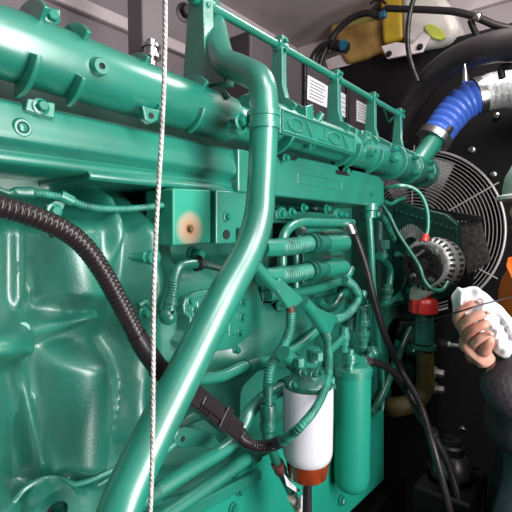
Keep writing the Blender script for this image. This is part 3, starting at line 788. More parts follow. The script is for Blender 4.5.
m = MB(); m.ppoly([(284, 474), (288, 479), (297, 488), (302, 491), (296, 492), (287, 486)], -.17, .002).ppoly([(302, 495), (306, 503), (304, 509), (298, 508)], -.17, .002)
m.build('paper_tag', PAPER, label='torn white paper tag dangling under the amber filter bowl', cat='tag')

# tab with hole
tb = thing('mounting_tab', 'rounded turquoise mounting tab with small hole under the black connector', 'tab', P(184, 450, -.06))
m = MB(); m.ppoly([(174, 438), (178, 430), (187, 427), (212, 432), (225, 450), (196, 447), (180, 448), (175, 445)], -.07, .008); o = m.build('plate', G, tb, bevel=.002)
p = P(183, 439, -.0705); MB().cyl(p, p + V(0, .003, 0), 3 * mp(p)).build('hole', HOLE, tb)
simple('short_stud', [(156, 459), (174, 444)], -.075, 3.6, G, 'short turquoise stud left of the mounting tab', 'stud')
simple('stub_pipe', [(176, 428), (190, 418), (214, 411)], -.05, 6, GD, 'short dark stub pipe behind the black connector block', 'pipe')

# ------------------------------------------------------------ filters
fl1 = thing('fuel_filter', 'white fuel filter canister with amber water bowl beneath', 'filter', P(308, 492, -.19))
yf1 = -.19; pc = P(308, 386, yf1); k = mp(P(308, 430, yf1)); zf = P(308, 458, yf1).z
R1 = 25 * k
MB().lathe(V(pc.x, yf1, zf), (0, 0, 1), [(0, R1 * .86), (.004, R1 * .93), (.012, R1 * .985), (.02, R1), (pc.z - zf - .006, R1), (pc.z - zf, R1 * .95)], 48).build('canister', WHITE, fl1)
zbw = P(308, 479, yf1).z
MB().lathe(V(pc.x, yf1, zbw), (0, 0, 1), [(0, R1 * .3), (.004, R1 * .62), (.010, R1 * .78), (zf - zbw - .008, R1 * .86), (zf - zbw + .004, R1 * .86)], 14).build('bowl', AMBER, fl1)
MB().lathe(V(pc.x, yf1, zbw + .004), (0, 0, -1), [(0, R1 * .26), (.006, R1 * .26), (.006, R1 * .18), (.09, R1 * .2)], 16).build('drain_plug', BLK, fl1)
zh = P(308, 372, yf1).z
MB().lathe(V(pc.x, yf1, pc.z), (0, 0, 1), [(0, R1 * .96), (.010, R1 * .92), (.012, R1 * .82), (zh - pc.z, R1 * .6)], 20).build('filter_head', GD, fl1, bevel=.002)
for i, (a, b) in enumerate(((291, 384), (301, 372), (312, 374), (322, 384), (330, 386), (318, 372))): bolt_on(fl1, a, b, yf1 - R1 * .55, 2.8, 5, m=GD)
for a, b, c, d_ in ((296, 376, 298, 360), (318, 372, 318, 350), (310, 378, 312, 356)): MB().tube(PP([(a, b), (c, d_)], yf1 + .03), 4.5 * k, 12).build('port', GSLEEVE, fl1)
for a, b in ((299, 362), (318, 356), (330, 381)):
    p = P(a, b, yf1 + .01); MB().lathe(p, (0, 0, 1), [(-.008, 6 * k), (.008, 6 * k)], 6).build('port_nut', GSLEEVE, fl1, bevel=.001)

fl2 = thing('oil_separator_canister', 'tall plain turquoise canister right of the white filter', 'canister', P(353, 494, -.1))
yf2 = -.1; pc2 = P(353, 372, yf2); zb2 = P(353, 487, yf2).z; k = mp(P(353, 430, yf2)); R2 = 17.6 * k
MB().lathe(V(pc2.x, yf2, zb2), (0, 0, 1), [(0, R2 * .45), (.004, R2 * .72), (.012, R2 * .88), (.026, R2 * .97), (.04, R2), (pc2.z - zb2, R2)], 48).build('body', GCAN, fl2)
MB().lathe(V(pc2.x, yf2, pc2.z - .004), (0, 0, 1), [(0, R2 * 1.06), (.016, R2 * 1.08), (.02, R2 * 1.0), (.026, R2 * .9), (.03, R2 * .5)], 40).build('lid', G, fl2)
def stack(px, py0, py1, y, spec, parent, m_=G, name='fitting', seg=12):
    a = P(px, py1, y); k = mp(a); h = P(px, py0, y).z - a.z; pr = []
    n = len(spec)
    for i, r in enumerate(spec):
        pr += [(h * i / n, r * k), (h * (i + .92) / n, r * k)]
    return MB().lathe(a, (0, 0, 1), pr, seg).build(name, m_, parent, bevel=.001)
stack(350, 349, 372, yf2 - .01, [4.5, 4, 6.5, 7, 4], fl2)
MB().tube(PP([(350, 357), (366, 361), (372, 352)], yf2 - .01), 4.2 * k, 14).build('outlet_arm', G, fl2)
MB().ball(P(373, 352, yf2 - .01), 6.5 * k).build('elbow_ball', G, fl2)
tw = thing('fuel_fitting_stack', 'upright stack of turquoise hex fittings above the plain canister', 'fitting', P(363, 355, -.08))
stack(363.5, 300, 356, -.08, [4, 5.5, 4.5, 5.5, 6.5, 4, 6.6, 5.2, 4, 5.2, 4], tw, seg=8)
MB().tube(PP([(363, 302), (357, 290), (350, 282)], -.08), 4 * k, 12).build('top_hose', GD, tw)
tw = thing('fuel_tee_fitting', 'turquoise tee fitting standing left of the hex fitting stack', 'fitting', P(343, 356, -.1))
stack(344, 326, 352, -.1, [4, 5, 6, 5], tw, seg=8)
MB().tube(PP([(344, 336), (334, 346), (328, 352)], -.1), 4 * k, 12).build('arm', G, tw)

# ------------------------------------------------------------ pipes at the right end of the block
vp = thing('breather_pipe', 'slim upright turquoise pipe dropping from the flat housing right end', 'pipe', P(380, 352, -.06))
MB().tube(PP([(369, 214), (371, 250), (373, 290), (379, 352)], -.06), 3.6 * mp(P(371, 250, -.06)), 16).build('pipe', G, vp)
stack(370, 203, 218, -.06, [6, 8], vp, seg=16)
simple('fuel_line', [(376, 214), (384, 220), (390, 232), (394, 240)], -.05, 3.4, GD, 'knobbly green fuel line just right of the slim upright pipe', 'pipe', corr=.02)
fs = thing('injector_line', 'green fuel line with fittings dropping behind black rubber hose', 'pipe', P(387, 305, -.03))
stack(383, 240, 262, -.04, [3, 5, 3.5, 6.5, 6.5], fs, m_=GD, seg=8)
MB().tube(PP([(378, 256), (385, 262), (390, 272), (388, 296)], -.04), 3.6 * mp(P(385, 262, -.04)), 12).build('pipe', GD, fs)
stack(387, 284, 306, -.04, [4, 6, 5, 6.5, 4], fs, m_=GD, seg=8)
simple('block_elbow', [(346, 302), (352, 312), (350, 330)], -.03, 5, GD, 'dark green elbow behind the fitting stack', 'pipe')
simple('block_elbow', [(352, 268), (345, 286), (360, 300), (364, 292)], -.05, 3.6, G, 'short green elbow crossing at the right end of the oil cooler', 'pipe')
simple('rear_hose', [(353, 286), (341, 296), (334, 306), (326, 308), (318, 300)], -.06, 4, GD, 'green hose curling over to the lower triangular splitter', 'hose')

bh1 = thing('rubber_fuel_hose', 'black rubber hose falling from the cooler pipe end to the bottom right', 'hose', P(452, 520, -.13))
MB().tube(PP([(350, 227, -.075), (356, 238, -.08), (366, 268, -.1), (374, 300, -.12), (386, 338, -.14), (402, 372, -.16), (420, 404, -.22), (434, 450, -.28), (450, 514, -.32), (458, 560, -.33)]), [.010] * 10, 18).build('hose_body', BLK, bh1)
MB().tube(PP([(348, 224, -.07), (352, 233, -.077)]), .016, 16).build('end_ferrule', STEEL, bh1)
bh2 = thing('rubber_fuel_hose', 'black rubber hose arching from the plain canister top to the bottom right', 'hose', P(462, 520, -.16))
MB().tube(PP([(366, 361, -.115), (380, 364, -.13), (394, 373, -.15), (408, 392, -.17), (420, 416, -.22), (436, 440, -.255), (450, 470, -.29), (462, 516, -.33), (466, 560, -.34)]), .0105, 18).build('hose_body', BLK, bh2)
MB().tube(PP([(363, 361, -.11), (369, 361.5, -.118)]), .0145, 16).build('end_ferrule', STEEL, bh2)
m = MB(); p = P(431, 431, -.25); m.lathe(p, (P(434, 440, -.255) - p), [(0, .016), (.0, .018), (.016, .018), (.016, .016)], 20); m.build('hose_clip', DKM, label='dark clip bundling the two black rubber hoses', cat='clip', bevel=.002)

# ------------------------------------------------------------ front timing case, alternator, bracket
XF = P(386, 300, 0).x
tg = thing('timing_gear_case', 'dark green gear case at the far end of the engine behind the alternator', 'gear case', (XF + .1, .2, H - .4))
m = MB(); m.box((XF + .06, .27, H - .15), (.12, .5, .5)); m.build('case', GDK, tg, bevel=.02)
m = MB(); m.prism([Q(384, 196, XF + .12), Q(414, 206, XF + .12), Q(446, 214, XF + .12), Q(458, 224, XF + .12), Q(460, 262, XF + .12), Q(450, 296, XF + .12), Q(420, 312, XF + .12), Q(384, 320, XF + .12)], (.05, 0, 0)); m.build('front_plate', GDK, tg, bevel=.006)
for i in range(14):
    p = Q(392 + i * 5, 203 + i * 1.6 + 6, XF + .118); MB().bolt(p, (-1, 0, 0), .005, .010, False).build('bolt', GD, tg)
m = MB()
for i in range(12):
    p = Q(402 + i * 1.6, 242 - 5 * math.sin(i / 11 * PI), XF + .1); m.tube([p, Q(398 + i * 2.3, 232 - 8 * math.sin(i / 11 * PI), XF + .1)], .003, 6, n=2)
m.build('cooling_fin', ALU, tg)

al = thing('alternator', 'round alternator with black cover and silver finned housing at the far end', 'alternator', Q(434, 290, 1.45))
ac = Q(427, 264, 1.45); k = mp(ac); AR = 27 * k
# axis tilted a little so that the finned rim faces the camera's right
ax = V(-.97, .10, .05).normalized()
ref = ax.cross(V(0, 0, 1)).normalized(); upv = ref.cross(ax).normalized()
MB().lathe(ac + ax * .01, -ax, [(0, AR * .72), (.0, AR * .80), (.008, AR * .92), (.024, AR * 1.0), (.055, AR * 1.02), (.10, AR * 1.0), (.12, AR * .9)], 56).build('rear_housing', ALU, al)
m = MB()
for i in range(30):
    t = 2 * PI * i / 30; rd = (ref * math.cos(t) + upv * math.sin(t)); tn = ax.cross(rd); dd_ = (rd * .45 + ax).normalized()
    pp = rd.cross(tn)
    c = ac + rd * AR * .885 - ax * .004
    lx = (rd * .75 - ax * .66).normalized()
    if math.cos(t) > .35: continue
    m.box(c, (.017, .0085, .014), (lx, tn, lx.cross(tn)))
m.build('vent_slot_shade', HOLE, al)  # near-black blocks on the rim imitate the shade inside vents
m = MB()
for i in range(30):
    t = 2 * PI * i / 30; rd = (ref * math.cos(t) + upv * math.sin(t)); tn = ax.cross(rd)
    m.box(ac + rd * AR * 1.0 - ax * .055, (.006, .0085, .030), (rd, tn, ax))
m.build('side_slot_shade', HOLE, al)  # dark blocks on the flank, slot shade put into colour
m = MB().lathe(ac - ax * .012 + ref * AR * .10 - upv * AR * .05, ax, [(0, AR * .76), (.03, AR * .76), (.042, AR * .68), (.042, AR * .5), (.036, AR * .48), (.036, AR * .3), (.05, AR * .28), (.052, AR * .1)], 36); m.build('rear_cover', BLKP, al)
m = MB()
for i in range(9):
    t = 2 * PI * i / 9 + .2; rd = (ref * math.cos(t) + upv * math.sin(t)); tn = ax.cross(rd); m.box(ac + ax * .03 + rd * AR * .5, (AR * .36, .006, .012), (rd, tn, ax))
m.build('cover_rib', BLKP, al)
for a in (.6, 2.3, 4.2, 5.4):
    rd = (ref * math.cos(a) + upv * math.sin(a)); MB().bolt(ac + rd * AR * .6 + ax * .026, ax, .008, .012).build('bolt', STEEL, al)
m = MB(); m.tube([ac + upv * AR * .5 + ax * .03, ac + upv * AR * .2 + ax * .06 + ref * .02], .007, 10); m.build('terminal', DKM, al)
m = MB(); m.prism([Q(410, 287, 1.45), Q(440, 283, 1.45), Q(449, 280, 1.45), Q(436, 292, 1.45), Q(418, 302, 1.45), Q(408, 300, 1.45)], (.04, 0, 0)); m.build('mounting_foot', ALU, al, bevel=.006)
br = thing('alternator_bracket', 'flat turquoise bracket plate with curved cutout beside the red cap', 'bracket', P(385, 350, -.02))
yb_ = -.02
m = MB(); m.ppoly([(366, 311), (392, 306), (412, 304), (416, 312), (414, 322), (402, 318), (394, 319), (388, 327), (388, 345), (392, 400), (384, 402), (366, 400)], yb_, .03); m.build('plate', GD, br, bevel=.003)
bolt_on(br, 406, 296, yb_ - .03, 6, 6); bolt_on(br, 399, 300, yb_, 4, 5)
MB().ball(P(407, 297, yb_ - .02), .022, sc=(1, .8, 1)).build('knuckle', G, br)
simple('bracket_brace', [(416, 316), (404, 342), (392, 372), (380, 400), (370, 414)], -.045, 3.6, GD, 'thin slanting green brace crossing behind the black hoses', 'brace')
simple('lower_green_wire', [(382, 362), (383, 385), (382, 410), (374, 436)], -.04, 1.8, G, 'thin green wire hanging right of the plain canister', 'wire')
# clutter of dark castings behind the bracket
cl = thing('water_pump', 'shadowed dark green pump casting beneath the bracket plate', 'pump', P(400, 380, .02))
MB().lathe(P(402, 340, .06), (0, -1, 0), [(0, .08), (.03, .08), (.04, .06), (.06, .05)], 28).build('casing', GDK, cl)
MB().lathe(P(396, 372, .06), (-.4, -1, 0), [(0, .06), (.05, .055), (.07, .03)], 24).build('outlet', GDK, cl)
for a, b in ((404, 330), (396, 345), (408, 350), (392, 366)): bolt_on(cl, a, b, 0, 4, 6)

# thin wires about the alternator
cw = thing('charging_cable', 'thin green cable arching over to a red terminal on the alternator', 'cable', Q(425, 240, 1.3))
dA = dep(ac) - .09
MB().tube([P(383, 189, -.05), D(396, 186, dA), D(410, 187, dA), D(421, 195, dA), D(427, 210, dA), D(428, 226, dA), D(426, 237, dA)], .0060, 12).build('wire', G, cw)
MB().tube([D(426, 234, dA), D(424.5, 241, dA)], [.009, .013], 12).build('terminal_boot', RED, cw)
MB().tube([P(383, 206, -.06), D(390, 217, dA), D(398, 233, dA), D(409, 250, dA), D(419, 266, dA - .02), D(424, 280, dA - .02), D(432, 289, dA - .02), D(442, 290, dA), D(448, 282, dA + .02)], .0062, 10).build('sensor_wire', GD, label='thin wire looping across the front of the alternator', cat='wire')
simple('branch_wire', [(384, 201), (391, 204), (398, 200), (405, 198)], -.05, 2, G, 'short wavy green wire off the flat housing end', 'wire')
simple('coil_wire', [(397, 254), (404, 260), (407, 274), (403, 290), (393, 300), (383, 305)], -.06, 2.8, GD, 'green cable hooked round the left side of the alternator', 'wire')

# ------------------------------------------------------------ filler tube with red cap
ft = thing('oil_filler', 'oil filler neck with red ribbed cap on brown lower tube', 'oil filler', P(425, 400, -.12))
yt = -.14; k = mp(P(424, 330, yt)); pt = P(424, 313, yt)
MB().lathe(pt, (0, 0, -1), [(0, 9 * k), (.02, 9.5 * k), (30 * k, 9.8 * k)], 28).build('neck', GD, ft)
MB().lathe(P(423.5, 344, yt), (0, 0, -1), [(0, 9.8 * k), (0, 12 * k), (4 * k, 12 * k), (5 * k, 9.6 * k)], 28).build('collar', GD, ft)
c = P(423, 313, yt); prof = []
m = MB(); seg = 40; zs_ = [(0, .9), (1 * k, 1.0), (10 * k, 1.0), (12.5 * k, .95), (15 * k, .82), (15.6 * k, .5), (15.6 * k, .01)]
b0 = len(m.v)
for d_, s_ in zs_:
    for i in range(seg):
        t = 2 * PI * i / seg; lob = 1 + (.05 if (i % 5) in (0, 1, 2) else -.05) * (1 if s_ > .8 else 0)
        m.v.append(c + V(math.cos(t) * 13 * k * s_ * lob, math.sin(t) * 13 * k * s_ * lob, d_))
for j in range(len(zs_) - 1):
    for i in range(seg): m.f.append((j * seg + i, j * seg + (i + 1) % seg, (j + 1) * seg + (i + 1) % seg, (j + 1) * seg + i))
m.f.append(tuple(reversed(range(seg)))); m.build('cap', RED, ft)
m = MB(); m.box(c + V(0, 0, 15.5 * k), (16 * k, 5 * k, 3 * k)); m.build('cap_grip', RED, ft, bevel=.002)
MB().tube([P(424, 346, yt), P(425, 372, yt), P(424, 390, yt + .005), P(414, 402, yt + .03), P(396, 407, yt + .08), P(384, 406, .02)], [8.6 * k, 8.8 * k, 9.2 * k, 9.5 * k, 10 * k, 10 * k], 26).build('lower_tube', OLIVE, ft)
pb = thing('stud_plate', 'black upright plate with two pale hex studs right of the brown tube', 'plate', P(440, 420, -.1))
m = MB(); m.ppoly([(430, 330), (470, 300), (476, 430), (430, 430)], -.09, .01); m.build('plate', SHROUD, pb)
for a, b in ((434, 372), (434, 388), (448, 344)): bolt_on(pb, a, b, -.092, 4 if a < 440 else 2, 8, m=ALU)
# dipstick
MB().tube([D(400, 322, 1.1), D(420, 322.5, 1.05), D(448, 315, .95), D(466, 309.5, .90), D(480, 305, .89), D(512, 297, .9), D(545, 289, .93)], .0017, 8).build('dipstick', DKM, label='thin dark dipstick wire drawn across the white rag in the hand', cat='dipstick')

# ------------------------------------------------------------ radiator shroud, fan and guard
XR = 2.1
zsh = Q(400, 55, XR).z
rad = thing('radiator_shroud', 'black sheet metal radiator shroud panel behind the round fan guard', 'radiator shroud', (XR, 0, .4))
fcx = Q(415, 232, XR); FR = .222 * XR * 1.0
FR = (fcx - Q(506, 232, XR)).length
m = MB()   # panel with a round opening
seg = 72; y0, y1, z0, z1 = -1.2, .56, .0, zsh
def on_rect(t):
    c, s = math.cos(t), math.sin(t)
    tx = ((y1 - fcx.y) if c > 0 else (fcx.y - y0)) / max(abs(c), 1e-6); tz = ((z1 - fcx.z) if s > 0 else (fcx.z - z0)) / max(abs(s), 1e-6)
    q = min(tx, tz); return fcx.y + c * q, fcx.z + s * q
for i in range(seg):
    t = 2 * PI * i / seg
    a, b = on_rect(t); m.v += [V(XR, fcx.y + math.cos(t) * FR * 1.01, fcx.z + math.sin(t) * FR * 1.01), V(XR, a, b), V(XR + .12, fcx.y + math.cos(t) * FR * 1.01, fcx.z + math.sin(t) * FR * 1.01)]
for i in range(seg):
    j = (i + 1) % seg; m.f += [(3 * i, 3 * i + 1, 3 * j + 1, 3 * j), (3 * i, 3 * j, 3 * j + 2, 3 * i + 2)]
m.box((XR + .06, (y0 + y1) / 2, z1 + .005), (.12, y1 - y0, .02)); m.box((XR + .06, y1, (z0 + z1) / 2), (.12, .02, z1 - z0)); m.box((XR + .06, (y0 + y1) / 2, z0), (.12, y1 - y0, .02)); m.box((XR + .06, y0, (z0 + z1) / 2), (.12, .02, z1 - z0))
m.build('panel', SHROUD, rad)
MB().box((XR + .15, (y0 + y1) / 2, (z0 + z1) / 2), (.04, y1 - y0 - .05, z1 - z0 - .05)).build('radiator_core', mat('black_radiator_core', (.004, .004, .004), .7, bump=.6, bscale=200), rad)
for a, b, r in ((472, 150, 4), (497, 116, 3.4), (493.5, 174.5, 3.6), (419, 134, 2.2), (504, 330, 3), (434, 88, 2)):
    p = Q(a, b, XR); MB().lathe(p, (-1, 0, 0), [(0, r * .004 * 1.15), (.006, r * .0042), (.012, r * .0036), (.015, r * .002)], 16).build('rivet', STEEL, rad)
fan = thing('cooling_fan', 'black bladed cooling fan behind the wire guard', 'fan', (XR + .05, fcx.y, fcx.z))
MB().lathe((XR + .03, fcx.y, fcx.z), X, [(0, .08), (.06, .09)], 24).build('hub', DKM, fan)
for i in range(8):
    t = 2 * PI * i / 8 + .3; m = MB(); pts = []
    for s_ in range(7):
        rr_ = lerp(.08, FR * .92, s_ / 6); w = lerp(.05, .11, s_ / 6); tw_ = lerp(.9, .5, s_ / 6)
        c = V(XR + .06, fcx.y + math.cos(t) * rr_, fcx.z + math.sin(t) * rr_); tn = V(0, -math.sin(t), math.cos(t)); dv = tn * math.cos(tw_) + X * math.sin(tw_)
        nn = (tn * -math.sin(tw_) + X * math.cos(tw_)) * .004
        m.v += [c - dv * w / 2 + nn, c + dv * w / 2 + nn, c + dv * w / 2 - nn, c - dv * w / 2 - nn]
    for s_ in range(6):
        for q in range(4): m.f.append((s_ * 4 + q, s_ * 4 + (q + 1) % 4, s_ * 4 + 4 + (q + 1) % 4, s_ * 4 + 4 + q))
    m.f += [(0, 1, 2, 3), (27, 26, 25, 24)]
    m.build('blade', BLKP, fan)
fg = thing('fan_guard', 'round wire fan guard of concentric steel rings on the black shroud', 'fan guard', (XR - .02, fcx.y, fcx.z - FR))
def ringpts(r, x, n=72): return [V(x, fcx.y + math.cos(2 * PI * i / n) * r, fcx.z + math.sin(2 * PI * i / n) * r) for i in range(n + 1)]
m = MB(); m.tube(ringpts(FR, XR - .015), .0058, 8, n=1, cap=False); m.build('outer_ring', WIRE, fg)
m = MB(); NR = 24
for i in range(1, NR): m.tube(ringpts(FR * (1 - i / (NR + 2)), XR - .02 - .03 * (i / NR)), .0018, 6, n=1, cap=False)
m.build('ring_wires', WIRE, fg)
for i in range(6):
    t = math.radians(31 + 60 * i); d = V(0, -math.cos(t), math.sin(t))
    MB().tube([fcx + d * FR * 1.07 - X * .012, fcx + d * FR * .97 - X * .02, fcx + d * FR * .08 - X * .055], .003, 6, n=4).build('spoke', WIRE, fg)
bg = thing('belt_guard', 'black perforated belt guard plate in front of the fan guard', 'belt guard', Q(470, 275, 1.75))
m = MB(); m.prism([Q(457, 224, 1.75), Q(479, 219, 1.75), Q(490, 262, 1.75), Q(467, 275, 1.75)], (.03, 0, 0)); m.build('side_plate', mat('rough_grey_plate', (.055, .05, .05), .7, bump=1, bscale=160, var=.6, vscale=60, bdist=.004), bg, bevel=.002)
m = MB(); m.prism([Q(398, 203, 1.72), Q(420, 206, 1.72), Q(480, 216, 1.72), Q(480, 222, 1.72), Q(440, 219, 1.72), Q(398, 211, 1.72)], (.06, 0, 0)); m.build('top_strip', SHROUD, bg, bevel=.002)
m = MB(); m.prism([Q(448, 222, 1.85), Q(462, 222, 1.85), Q(474, 272, 1.85), Q(470, 300, 1.85), Q(448, 310, 1.85)], (.02, 0, 0)); m.build('back_plate', SHROUD, bg)

# ------------------------------------------------------------ black intake hose and cables (top right)
ih = thing('intake_hose', 'thick black hose arching over the blue ribbed hose', 'hose', P(400, 110, .1))
MB().tube([Q(398, 140, 1.95), Q(408, 112, 1.92), Q(421, 90, 1.88), Q(439, 71, 1.82), Q(463, 56, 1.77), Q(490, 48, 1.72), Q(512, 45, 1.7), Q(560, 44, 1.65), Q(640, 60, 1.6)], [.04, .045, .048, .050, .050, .052, .053, .054, .054], 36).build('hose_body', mat('matt_black_rubber', (.028, .024, .026), .42, bump=.3, bscale=60), ih)
MB().tube([Q(512, 66, 1.7), Q(502, 68, 1.72), Q(502, 78, 1.72)], .012, 10).build('hanger', DKM, ih)
m = MB(); m.tube([Q(465, 68, 1.7), Q(465.5, 82, 1.7)], [.006, .013], 10); m.tube([Q(465, 68, 1.7), Q(465, 64, 1.7)], .004, 8); m.build('bleed_nipple', STEEL, ih)
def cable(name, label, pts, r, m_=BLK, seg=14, cat='cable'): return MB().tube([Q(*p) if len(p) > 2 else Q(*p, 1.95) for p in pts], r, seg).build(name, m_, None, label, cat)
cable('overflow_hose', 'black hose crossing the white tank towards the right edge', [(383, 16), (386, 9), (400, 9), (430, 10), (456, 12), (478, 18), (495, 25), (512, 29), (560, 36)], .0145)
cable('overflow_hose', 'black hose arching over the tan tank from the blue clip', [(380, 17), (368, 13), (352, 18), (338, 30), (329, 44), (322, 58), (318, 74)], .0155)
cable('overflow_hose', 'short black looped hose with connector left of the tan tank', [(312, 68), (314, 56), (322, 47), (334, 43), (342, 46)], .018)
cable('thin_vertical_cable', 'thin dark cable hanging in front of the white tank', [(416, -8, 1.8), (411, 8, 1.8), (408, 28, 1.8), (408, 48, 1.8), (412, 66, 1.8), (418, 82, 1.8)], .010, DKM)
m = MB(); m.tube([Q(333, 45, 1.94), Q(347, 48, 1.94)], .026, 18); o = m.build('hose_connector', BLK, label='black and blue hose connector at the left end of the tan tank', cat='connector')
MB().tube([Q(342, 44, 1.9), Q(344, 45.5, 1.9)], .024, 16).build('locking_ring', mat('blue_clip_plastic', (.01, .10, .18), .4), o)
m = MB(); m.box(Q(383, 15, 1.93), (.03, .03, .03)); m.build('blue_hose_clip', mat('blue_clip_plastic_dark', (.02, .10, .18), .4), label='small blue clip where two black hoses meet on the yellow tank', cat='clip', bevel=.006)
m = MB(); m.tube([Q(470, 20, 1.93), Q(479, 41, 1.93)], .012, 4, n=2); o = m.build('perforated_strap', DKM, label='black perforated strap holding the hose to the right wall', cat='strap')
MB().ball(Q(478, 17, 1.92), .018).build('clip_ring', STEEL, o)
cable('loose_wire', 'short dark wire curled on the ceiling edge above the yellow tank', [(370, 4, 2.0), (374, 1, 2.0), (381, 0, 2.0), (386, 4, 2.0)], .006)

# tanks
ttan = thing('coolant_tank', 'tan stained coolant tank left of the white tank high on the right wall', 'tank', Q(350, 62, 2.15))
def tankbox(px, x, th, m_, name, parent, bev=.03):
    m = MB(); m.prism([Q(a, b, x) for a, b in px], (th, 0, 0)); return m.build(name, m_, parent, bevel=bev)
tankbox([(333, 30), (384, 16), (384, 50), (366, 58), (346, 64), (338, 50)], 2.10, .14, TAN, 'tan_body', ttan, .02)
tankbox([(329, 24), (380, 10), (381, 22), (331, 42)], 2.14, .1, mat('olive_tank_plastic', (.36, .31, .09), .4), 'shoulder', ttan, .02)
tankbox([(379, -6), (402, -8), (403, 38), (382, 44)], 2.06, .18, YEL, 'yellow_body', ttan, .02)
tankbox([(325, 60), (346, 52), (357, 57), (345, 70), (328, 70)], 2.12, .02, TRIMM, 'foot', ttan, .003)
twh = thing('expansion_tank', 'rounded milky white expansion tank high on the right wall', 'tank', Q(425, 48, 2.1))
tankbox([(399, -14), (436, -16), (448, 2), (457, 24), (453, 38), (440, 44), (418, 48), (402, 46)], 2.05, .2, WTANK, 'body', twh, .035)
tankbox([(425, 25), (430, 23), (437, 26), (444, 32), (446, 37), (441, 40), (434, 39), (428, 34), (424, 29)], 2.038, .015, LIME, 'coolant_patch', twh, .006)
tankbox([(381, 46), (396, 42), (412, 44), (423, 32), (430, 36), (422, 52), (387, 59)], 2.03, .015, TRIMM, 'mounting_tab', twh, .003)
for a, b in ((389, 54), (420, 47)): MB().bolt(Q(a, b, 2.03), (-1, 0, 0), .010, .012).build('screw', DKM, twh)

# ------------------------------------------------------------ stickers on the dark wall panels
pn = thing('grey_cabinet', 'dark grey cabinet behind the guard rail carrying white stickers', 'cabinet', P(320, 150, .35))
yp = .35
xa_, xb_ = P(250, 100, yp).x, P(410, 130, yp).x
ztp = zat(300, 58, yp); zbt = zat(300, 150, yp)
MB().box(((xa_ + xb_) / 2, yp + .12, (ztp + zbt) / 2), (xb_ - xa_, .24, ztp - zbt)).build('cabinet_body', mat('charcoal_cabinet_paint', (.05, .04, .045), .5, var=.2, vscale=5), pn, bevel=.008)
for xx in (303, 346, 372):
    p = P(xx, 70, yp); m = MB(); m.box((p.x, yp - .008, (ztp + zbt) / 2), (.018, .016, ztp - zbt - .02)); m.build('hinge_strip', DKM, pn, bevel=.003)
for j, quad in enumerate((((308, 75), (328, 86), (327, 108), (307, 99)), ((341, 92), (346, 95), (346, 118), (341, 115)), ((357, 100), (368, 106), (368, 125), (357, 121)))):
    o = MB().prism([P(a, b, yp - .004) for a, b in quad], (0, .003, 0)).build('sticker', PAPER, label=('large white printed sticker left of middle upright', 'narrow white sticker partly behind middle upright', 'small white printed sticker right of middle upright')[j] + ' on dark cabinet', cat='sticker')
    m = MB(); q = [P(a, b, yp - .005) for a, b in quad]
    for i in range(6 if j != 1 else 4):
        t = .14 + i * .14 if j != 1 else .2 + i * .2
        a = q[0].lerp(q[3], t).lerp(q[1].lerp(q[2], t), .1); e = .9 - .25 * random.random(); b = q[0].lerp(q[3], t).lerp(q[1].lerp(q[2], t), e)
        m.tube([a, b], .0016, 4, n=1)
    m.build('printed_lines', INK, o)
m = MB(); m.tube([P(384, 110, .1), P(388, 122, .1), P(394, 118, .1), P(398, 128, .1)], .006, 8); m.build('loose_hook_wire', GDK, label='small green hook of wire between the last two uprights', cat='wire')

# ------------------------------------------------------------ engine mount, lower right
em = thing('engine_mount', 'dark rubber engine mount with silver dome on triangular base plate', 'engine mount', P(452, 478, -.1))
xm = 1.25
dm = 1.3
c = D(452, 462, dm); k = mp(c)
m = MB(); q = [D(426, 462, dm + .05), D(446, 452, dm + .14), D(482, 474, dm + .03), D(478, 477, dm - .02), D(446, 480, dm - .06), D(432, 474, dm - .02)]
m.prism(q, (0, 0, -.012)); m.build('base_plate', DKM, em, bevel=.003)
MB().lathe(c + V(0, 0, -.035), (0, 0, 1), [(0, 19 * k), (.012, 19.5 * k), (.035, 17 * k), (.06, 12 * k), (.07, 7 * k)], 32).build('dome', mat('worn_metal_dome', (.22, .21, .21), .35, metal=.8, mottle=(.02, .02, .02), vscale=14), em)
MB().lathe(c + V(0, 0, .02), (0, 0, 1), [(0, 11 * k), (.03, 11 * k), (.035, 8 * k), (.05, 8 * k)], 24).build('rubber_core', BLK, em)
MB().bolt(D(448, 440, dm), (0, 0, 1), .013, .014).build('bolt', DKM, em)
MB().bolt(D(475, 470, dm), (0, 0, 1), .011, .012).build('bolt', DKM, em)
MB().bolt(D(463, 429, dm + .2), (-1, -.4, 0), .009, .012).build('bolt', STEEL, em)
MB().box(c + V(0, 0, -.30), (.22, .16, .5)).build('frame_rail', SHROUD, em, bevel=.01)

# ------------------------------------------------------------ person
per = thing('person', 'person in orange vest and pale green hard hat, holding a white rag', 'person', V(*(D(575, 400, 1.12).xy), 0))
left = -rt; 
def skin_mesh(name, chains, m_, parent, levels=2, root=0):
    """chains: list of lists of (point, radius); chains joined when they share a point"""
    vs = []; rs = []; es = []
    def vid(p, r):
        for i, q in enumerate(vs):
            if (q - p).length < 1e-5: return i
        vs.append(Vector(p)); rs.append(r); return len(vs) - 1
    for ch in chains:
        ids = [vid(Vector(p), r) for p, r in ch]
        es += [(ids[i], ids[i + 1]) for i in range(len(ids) - 1)]
    org = Vector(parent['_w'])
    me = bpy.data.meshes.new(name); me.from_pydata([v - org for v in vs], es, []); me.materials.append(m_)
    o = bpy.data.objects.new(name, me); COL.objects.link(o); o.parent = parent; o['_w'] = tuple(org)
    md = o.modifiers.new('skin', 'SKIN'); md.use_smooth_shade = True
    sd = me.skin_vertices
    if not sd:
        bpy.context.view_layer.update(); 
    for i, r in enumerate(rs):
        rr = r if isinstance(r, tuple) else (r, r)
        me.skin_vertices[0].data[i].radius = rr
    me.skin_vertices[0].data[root].use_root = True
    s2 = o.modifiers.new('sub', 'SUBSURF'); s2.levels = levels; s2.render_levels = levels
    return o

